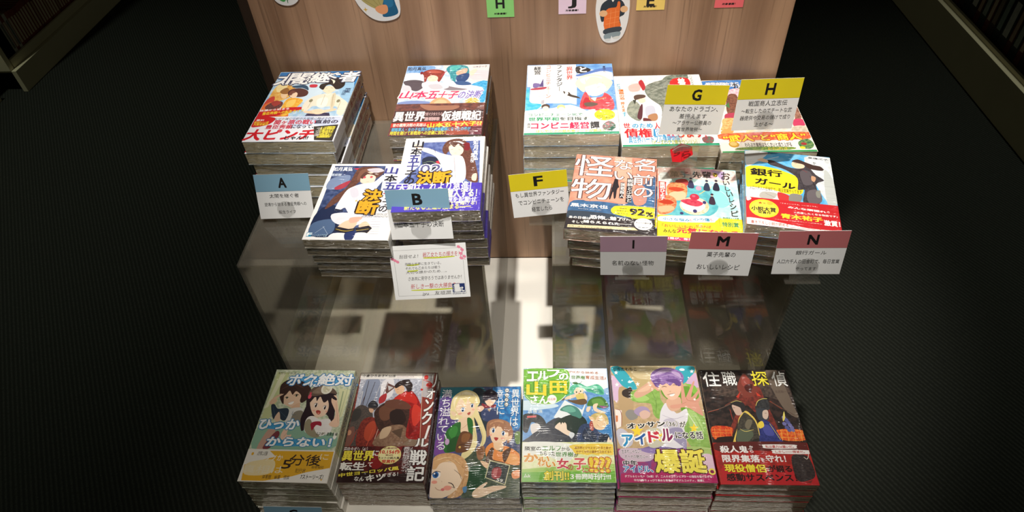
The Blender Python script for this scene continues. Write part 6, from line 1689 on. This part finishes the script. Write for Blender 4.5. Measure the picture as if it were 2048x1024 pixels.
# ---------------- lettered cards and their clear holders ----------------
def card_matrix(loc, a, b_, g):
    return Matrix.Translation(loc) @ Matrix.Rotation(math.radians(a), 4, 'Z') @ Matrix.Rotation(math.radians(b_), 4, 'X') @ Matrix.Rotation(math.radians(g), 4, 'Y')
CW, CH = 78, 65
def letter_card(letter, loc, rot, head, rows, label, plate, held, up=None):
    mm = .001
    c = MB()
    c.box((-CW / 2 * mm, 0, 0), (CW / 2 * mm, .0005, CH * mm), CARD)
    s = Sheet(c, lambda u, v, z: ((u - CW / 2) * mm, -(z + .01) * mm, (CH - v) * mm), CW, CH)
    hm = plain_mat('card_' + head[1:], head, 0.6, 0.03, 30)
    ink = plain_mat('card_ink', '#1c1a1a', 0.5)
    s.poly(hm, [(0, 0), (CW, 0), (CW, 25), (0, 25)])
    w = 2.4 if letter == 'I' else 13 if letter == 'M' else 11
    s.text(ink, letter, CW / 2 - w / 2, 6, CW / 2 + w / 2, 19.5, .012 if letter == 'I' else .05)
    s.stroke(ink, .25, [(0, 25), (CW, 25)])
    for (txt, x0, x1, y0, y1) in rows: s.text(ink, txt, x0, y0, x1, y1, .012)
    o = c.build('letter_card')
    M = card_matrix(loc, *rot)
    o.matrix_world = M
    tag(o, label, 'card', 'lettered title cards')
    # holder
    zp, yb, x = plate
    h = thing('card_holder', held, 'card holder', (x, yb, zp), 0, 'clear plastic card holders')
    IM = Matrix.Translation((-x, -yb, -zp))
    yf = loc[1] - .004 if up is None else up
    q = MB(); q.box((-.021, yf - yb, 0), (.021, 0, .0012), CLEAR); q.build('base_plate', h)
    q = MB()
    foot, knee = Vector((loc[0], yf + .0014, zp + .0014)), M @ Vector((0, .0012, .001))
    axis = (M.to_3x3() @ Vector((1, 0, 0))).normalized()
    tip = M @ Vector((0, .0012, .024))
    L = [foot, knee, tip]
    vs = []
    for k_, v in enumerate(L):
        ww = .017
        ax = Vector((1, 0, 0)) if k_ == 0 else axis
        for sg in (-1, 1):
            for d in (0, .0009): vs.append(IM @ (v + ax * ww * sg + Vector((0, d, 0))))
    fs = []
    for k_ in range(2):
        a, e = k_ * 4, k_ * 4 + 4
        fs += [(a, a + 2, e + 2, e), (a + 1, e + 1, e + 3, a + 3), (a, e, e + 1, a + 1), (a + 2, a + 3, e + 3, e + 2)]
    fs += [(0, 1, 3, 2), (8, 10, 11, 9)]
    q.mesh(vs, fs, CLEAR); q.build('upright', h)
    q = MB(); ring = [(.0125 * math.cos(t_), .0135 + .0125 * math.sin(t_)) for t_ in [i * math.pi / 14 for i in range(28)]]
    ring = [(x_ * (1 if z_ > .006 else .8), max(z_, -.001)) for x_, z_ in ring]
    vs = [IM @ (M @ Vector((x_, y_, z_))) for y_ in (-.0016, -.0007) for x_, z_ in ring]
    n = len(ring)
    q.mesh(vs, [tuple(range(n)), tuple(range(2 * n - 1, n - 1, -1))] + [(i, n + i, n + (i + 1) % n, (i + 1) % n) for i in range(n)], clear_mat('clear_clip', (0.95, 0.95, 0.95, 1), 0.03))
    q.build('clip_tab', h)
    return o
BLUE, YEL, MAU, RED = '#7ca3ba', '#d8c620', '#b894a8', '#b86a6c'
letter_card('A', (-.379, .698, .795), (2.4, -23.9, .4), BLUE, [('太閤を継ぐ者', 18, 60, 28.5, 34.5), ('逆境から始まる豊臣秀頼への', 9, 69, 41, 46.5), ('転生ライフ', 28, 52, 53, 58)], 'blue topped A card in front of the far left pile', (RZ + .0002, .7470, -.376), 'clear holder of the blue A card')
letter_card('B', (-.160, .588, .857), (-4, -20.4, -3.8), BLUE, [('山本五十子の決断', 10, 68, 41, 49)], 'blue topped B card in front of the violet banded pile', (.8424, .650, -.158), 'clear holder of the blue B card', .590)
letter_card('C', (-.352, .357, .506), (2, -16, 3), BLUE, [('ボクは絶対ひっかからない', 8, 70, 40, 47)], 'blue topped C card cut off at the bottom of the picture', (.4924, .470, -.352), 'clear holder of the blue C card')
letter_card('F', (-.0145, .690, .803), (1.6, -14.4, -4.5), YEL, [('もし異世界ファンタジー', 6, 72, 28, 35), ('でコンビニチェーンを', 9, 71, 39.5, 46.5), ('経営したら', 26, 54, 51, 58)], 'yellow topped F card in the gap between the two risers', (RZ + .0002, .790, -.012), 'clear holder of the yellow F card')
letter_card('G', (.173, .712, .918), (8, -10.2, 6.3), YEL, [('あなたのドラゴン、', 8, 70, 27, 34), ('差押えます', 22, 57, 37, 43.5), ('～アラサー公務員の', 15, 65, 46, 52), ('異世界徴税～', 22, 55, 55, 60.5)], 'yellow topped G card above the pastry pile', (.8474, .800, .166), 'clear holder of the yellow G card', .712)
letter_card('H', (.260, .706, .928), (8.7, -10.6, 4.1), YEL, [('戦国商人立志伝', 15, 64, 27, 34), ('～転生したのでチートな武', 8, 72, 37, 43), ('器提供や交易の儲けで成り', 8, 72, 46, 52), ('上がる～', 28, 52, 55, 60.5)], 'yellow topped H card at the right end of the back row', (.8382, .820, .272), 'clear holder of the yellow H card', .7500)
letter_card('I', (.098, .568, .812), (-3.5, -.9, -3), MAU, [('名前のない怪物', 14, 64, 40, 48)], 'mauve topped I card in front of the salmon and navy pile', (.8072, .640, .098), 'clear holder of the mauve I card')
letter_card('M', (.2005, .570, .809), (-1, -7.1, 1.2), RED, [('菓子先輩の', 23, 57, 29, 36.5), ('おいしいレシピ', 14, 65, 48, 56)], 'dusky red topped M card in front of the pastry pile', (.8040, .650, .2005), 'clear holder of the M card')
letter_card('N', (.302, .560, .821), (-3.4, -6, -2.9), RED, [('銀行ガール', 23, 57, 29, 35), ('人口六千人の田舎町で、毎日営業', 4, 74, 42, 48.5), ('やってます', 27, 50, 54, 59)], 'dusky red topped N card at the right end of the front edge', (.8070, .640, .302), 'clear holder of the N card')

# handwritten card taped below the B card
mm = .001
hc = MB(); HW, HH = 97, 73
hc.box((-HW / 2 * mm, 0, 0), (HW / 2 * mm, .0006, HH * mm), CARD)
s = Sheet(hc, lambda u, v, z: ((u - HW / 2) * mm, -(z + .01) * mm, (HH - v) * mm), HW, HH)
pm = lambda c: plain_mat('pen_' + c[1:], c, 0.6)
ink, redp, grn, pink, navy = pm('#3a3634'), pm('#c2484a'), pm('#c8d23a'), pm('#e88aa4'), pm('#27376a')
for pts in ([(5, 6), (92, 6)], [(92, 6), (92, 68)], [(92, 68), (5, 68)], [(5, 68), (5, 6)]): s.stroke(ink, .3, pts)
for x, y in ((88, 5), (92, 9), (90, 14), (94, 18), (90, 20), (3, 17), (6, 19), (9, 21)): s.ell(pink, x, y, 2.4, 1.8, .6)
s.stroke(pink, 1.2, [(86, 4), (94, 8), (88, 18), (95, 22)])
for x0, x1, y in ((42, 82, 17.5), (22, 84, 60.5), (20, 36, 26), (20, 34, 34)): s.stroke(grn, 2.0, [(x0, y), ((x0 + x1) / 2, y + .5), (x1, y - .4)])
for txt, c, x0, x1, y0, y1 in (('刮目せよ！', ink, 12, 36, 12, 17), ('戦乙女たちの輝きを！', redp, 42, 88, 10, 17), ('残酷な世界に生きている。', ink, 18, 64, 23, 27), ('それでも乙女たちは戦う', ink, 18, 62, 28.5, 32.5), ('大切な誰かのため…。', ink, 18, 70, 34, 38), ('さあ共に見守ろうではありませんか！', ink, 20, 88, 42, 47.5), ('新しき一撃の大勝負を!!', redp, 22, 84, 52, 59), ('jyu　友垣潤', ink, 36, 72, 63, 69)):
    s.text(c, txt, x0, y0, x1, y1, .0, None, 0, .15, 0)
s.poly(navy, [(75, 54), (91, 54), (91, 66), (75, 66)])
s.text(CARD, '1', 79, 55, 83, 65, .05); s.text(CARD, 'st.', 83.5, 58.5, 90, 65, .04); s.text(CARD, 'BOOK', 76, 56, 78.4, 65, .03, None, 1)
s.text(navy, 'ブックファースト', 75, 66.6, 91, 69, .04)
o = hc.build('handwritten_card')
o.matrix_world = card_matrix((-.1535, .5575, .781), 1.1, -25.5, -1.9)
tag(o, 'white handwritten recommendation card with a navy shop mark, taped below the B card', 'card')

# red folded tag hanging on the G holder
rm, rd = plain_mat('red_tag', '#d2202a', 0.35, 0.1), plain_mat('red_tag_print', '#7e1016', 0.5)
rt = MB()
out = [(0, 9), (14, 17), (28, 13), (30, 2), (15, -8), (4, -7)]
rt.prism([(x * mm, z * mm) for x, z in out], 'y', 0, .0012, rm)
s = Sheet(rt, lambda u, v, z: (u * mm, -(z + .02) * mm, (17 - v) * mm), 30, 25)
s.stroke(pm('#f0d8d4'), 1, [(3, 9), (14, 2.5), (26, 5)]); s.stroke(rd, .6, [(4, 11), (15, 4), (28, 5)]); s.stroke(rd, .6, [(15, 4), (16, 24)])
s.text(rd, '5', 5, 8, 13, 17, .08, None, 0, .2, 20); s.text(rd, 'ら', 16, 9, 27, 20, .1, None, 0, .1, 12)
o = rt.build('folded_tag'); o.matrix_world = card_matrix((.153, .7105, .885), 4, -22, 2)
tag(o, 'small red folded tag hanging below the yellow G card', 'tag')

# ---------------- paper notes and cut-outs stuck on the panel ----------------
PY = .955
def note(x0, x1, z0, z1, col, letter, label, lr):
    c = MB(); w, h = (x1 - x0) * 1000, (z1 - z0) * 1000
    c.box((0, -.0006, 0), (w * mm, -.0001, h * mm), plain_mat('note_' + col[1:], col, 0.7, 0.03))
    s = Sheet(c, lambda u, v, z: (u * mm, -(z + .62) * mm, (h - v) * mm), w, h)
    ink = plain_mat('card_ink', '#1c1a1a', 0.5)
    s.text(ink, letter, *lr, .05)
    s.text(ink, '対象書籍！', w * .26, h - 7, w * .72, h - 4, .05, None, 0, .2)
    o = c.build('paper_note'); o.location = (x0, PY, z0)
    return tag(o, label, 'paper note', 'lettered paper notes on the wood panel')
note(-.0953, -.0550, .9640, 1.030, '#8fd67c', 'H', 'light green paper note lettered H stuck on the wood panel', (14, 38, 26, 52))
note(.0108, .0515, .9660, 1.032, '#e8cfe4', 'J', 'pale pink paper note lettered J beside the apron figure cut-out', (15, 40, 25, 57))
note(.1247, .1656, .9685, 1.034, '#f0d070', 'E', 'yellow paper note right of the apron figure cut-out', (15, 42, 25, 59))
note(.2377, .2788, .9690, 1.035, '#e86a70', 'K', 'red paper note at the right end of the wood panel', (15, 40, 25, 54))
def cutout(label, outline, prims, x, z):
    c = MB()
    pts = outline
    for _ in range(2):
        n = []
        for i in range(len(pts)):
            (a, b_), (e, d) = pts[i], pts[(i + 1) % len(pts)]
            n += [(a * .75 + e * .25, b_ * .75 + d * .25), (a * .25 + e * .75, b_ * .25 + d * .75)]
        pts = n
    c.prism([(u * mm, v * mm) for u, v in pts], 'y', -.0012, -.0001, CARD)
    s = Sheet(c, lambda u, v, zz: (u * mm, -(zz + 1.25) * mm, -v * mm), 1, 1)
    for k_, col, a in prims:
        m = plain_mat('sticker_' + col[1:], col, 0.6, 0.08)
        if k_ == 'p': s.poly(m, [(u, -v) for u, v in a], 1)
        elif k_ == 's': s.stroke(m, a[0], [(u, -v) for u, v in a[1]])
        else: s.ell(m, a[0], -a[1], a[2], a[3])
    o = c.build('paper_cutout'); o.location = (x, PY, z)
    return tag(o, label, 'paper cut-out', 'illustrated cut-outs on the wood panel')
# coordinates: mm right and up from the lower middle of each cut-out
cutout('white paper cut-out with green leaves at the top left of the panel', [(-20, 16), (-14, 3), (2, -1), (16, 4), (24, 16), (18, 40), (-12, 40)], [('s', '#2f7a3a', (1.6, [(2, 4), (2, 20), (3, 34)])), ('p', '#3a9a48', [(2, 10), (-8, 22), (-2, 30), (3, 18)]), ('p', '#2f8a40', [(3, 8), (12, 20), (10, 30), (4, 20)]), ('p', '#4aa858', [(-4, 6), (-10, 10), (-8, 16), (0, 10)])], -.3935, .9915)
cutout('white paper cut-out of a hand holding a fan of banknotes, top left of panel', [(-42, 40), (-36, 22), (-22, 4), (-4, -2), (18, 2), (26, 12), (26, 40), (10, 66), (-30, 66)], [('p', '#1f5f86', [(-2, 6), (20, 10), (20, 24), (14, 50), (2, 50), (0, 20)]), ('p', '#2a74a0', [(4, 22), (16, 24), (14, 44), (4, 44)]), ('p', '#b0a468', [(-6, 18), (-28, 30), (-34, 46), (-10, 52), (4, 40)]), ('s', '#8a7e48', (.7, [(-4, 20), (-22, 46)])), ('s', '#8a7e48', (.7, [(-2, 20), (-10, 50)])), ('s', '#8a7e48', (.7, [(-6, 18), (-30, 36)])), ('p', '#e8a070', [(-10, 14), (-2, 10), (6, 14), (6, 24), (-4, 24), (-12, 20)]), ('p', '#d8b04a', [(-27, 14), (-26, 17), (-23, 18), (-26, 19), (-27, 22), (-28, 19), (-31, 18), (-28, 17)])], -.2500, .9640)
cutout('white paper cut-out of a cartoon person in an orange apron, middle of panel', [(-24, 62), (-23, 40), (-16, 12), (-8, 0), (8, 0), (20, 10), (26, 36), (26, 70), (18, 96), (0, 102), (-18, 94)], [('p', '#2a3540', [(-14, 62), (-17, 48), (-14, 34), (-8, 36), (-8, 24), (14, 26), (12, 40), (18, 44), (20, 54), (14, 66), (0, 70)]), ('p', '#e8722e', [(-8, 52), (6, 56), (8, 64), (12, 62), (12, 36), (14, 26), (-9, 22)]), ('s', '#f0965a', (.8, [(-7, 46), (12, 50)])), ('s', '#f0965a', (.8, [(-8, 38), (12, 42)])), ('s', '#f0965a', (.8, [(-8, 30), (13, 34)])), ('s', '#f0965a', (.8, [(-2, 24), (-1, 52)])), ('s', '#f0965a', (.8, [(5, 25), (6, 54)])), ('p', '#3a434c', [(-9, 22), (14, 26), (14, 18), (-8, 14)]), ('p', '#8a9aa0', [(-8, 14), (14, 18), (13, 10), (4, 8), (2, 12), (0, 6), (-8, 6)]), ('p', '#d8d8d4', [(-8, 6), (0, 7), (0, 3), (-6, 2)]), ('p', '#d8d8d4', [(4, 9), (14, 11), (13, 7), (6, 6)]), ('e', '#e8b888', (-12, 47, 6, 5)), ('e', '#e8b888', (18, 53, 5.5, 5)), ('p', '#f4f0e8', [(-4, 72), (6, 72), (1, 64)]), ('e', '#f0c8a0', (1, 84, 11, 11)), ('p', '#4a342a', [(-11, 84), (-10, 96), (2, 99), (13, 96), (13, 84), (8, 92), (-6, 92)])], .0890, .9185)

# ---------------- bookcases at the sides of the aisle ----------------
def book_on_shelf(name, size, loc, rot, cols, label, group, matrix=None):
    w, d, h = size   # thickness, depth, height; spine faces -y locally
    q = MB()
    q.box((-w / 2, 0.003, .004), (w / 2 * .94, d - .002, h - .004), plain_mat('shelf_pages', '#cfc7b0', 0.8))
    cm = plain_mat('shelf_' + cols[0][1:], cols[0], 0.5, 0.25, 60)
    sm = plain_mat('shelf_' + cols[1][1:], cols[1], 0.5, 0.25, 60)
    q.box((-w / 2, 0, 0), (-w / 2 + .0012, d, h), cm); q.box((w / 2 - .0012, 0, 0), (w / 2, d, h), cm)
    q.box((-w / 2 + .0012, 0, 0), (w / 2 - .0012, .0015, h), cm)
    q.box((-w * .3, -.0004, h * .25), (w * .3, 0, h * .85), sm)
    o = q.build(name)
    o.location, o.rotation_euler = loc, rot
    return tag(o, label, 'book', group)
def bookcase(label, x, face, y0, y1, kick, lip, group=None):
    r = thing('bookcase', label, 'bookcase', (x, (y0 + y1) / 2, 0))
    off = (-x, -(y0 + y1) / 2, 0); f = face   # face=+1: front looks to +x
    def pt(name, a0, a1, ya, yb, za, zb, m):
        xs = sorted((x - f * a0, x - f * a1))
        part(name, (xs[0], ya, za), (xs[1], yb, zb), m, r, off, .001)
    pt('kick_board', 0, .02, y0, y1, 0, kick, CREAM)
    pt('bottom_shelf', .021, .33, y0 + .025, y1, kick - .02, kick, CREAM)
    pt('shelf_lip', .021, .033, y0 + .03, y1, kick + .0002, lip, CREAM)
    pt('back_panel', .331, .35, y0, y1, 0, 1.9, CREAM)
    pt('end_panel', .021, .33, y0, y0 + .024, kick + .0002, 1.9, CREAM)
    pt('shelf_board', .03, .33, y0 + .025, y1, .52, .545, CREAM)
    return r
bookcase('cream bookcase in the dark at the upper left with thin reddish books', -2.208, 1, 2.397, 4.6, .095, .13)
bookcase('cream bookcase end barely showing at the left edge of the picture', -2.285, 1, 0.4, 2.33, .095, .13)
y = 2.50
for i in range(34):
    w = .0165 + .003 * random.random()
    cols = [('#c9c4b8', '#7a7a70'), ('#8a3a2c', '#d8c8a8'), ('#7a2e26', '#c8b08a'), ('#96503a', '#e0d0b0'), ('#6a2a24', '#b89a7a')][0 if i in (0, 2) else 1 + random.randrange(4)]
    where = 'nearest the shelf end' if i == 0 else f'{["second","third","fourth","fifth"][i-1]} from the shelf end' if i < 5 else None
    book_on_shelf('shelved_book', (w, .16, .17 + .006 * random.random()), (-2.248, y + w / 2, .0955), (0, 0, math.radians(90)), cols,
                  f'thin shelved book on the upper left bookcase, {where}' if where else 'thin reddish book in the dark row of the upper left bookcase', 'thin books on the upper left bookcase')
    y += w + .0006
bookcase('cream bookcase running along the dark right side of the aisle', 1.545, -1, 1.3, 4.6, .16, .175)
y = 1.86
rb = [('#3a2a24', '#8a7a6a', .036), ('#6a2a24', '#c8b49a', .03), ('#24302e', '#9aa49a', .04), ('#5a241e', '#b49a84', .03), ('#2a3030', '#c4c4bc', .05), ('#1e2826', '#8a9a94', .04)]
for i in range(24):
    c1, c2, w = rb[i % 6]
    book_on_shelf('shelved_book', (w, .18, .2 + .02 * ((i * 7) % 5) / 5), (1.592, y + w / 2, .1605), (0, 0, math.radians(-90)), (c1, c2),
                  f'dark shelved book on the right bookcase, {["nearest the corner","second along","third along","fourth along"][i]}' if i < 4 else 'dark shelved book in the row on the right bookcase', 'dark books on the right bookcase')
    y += w + .002
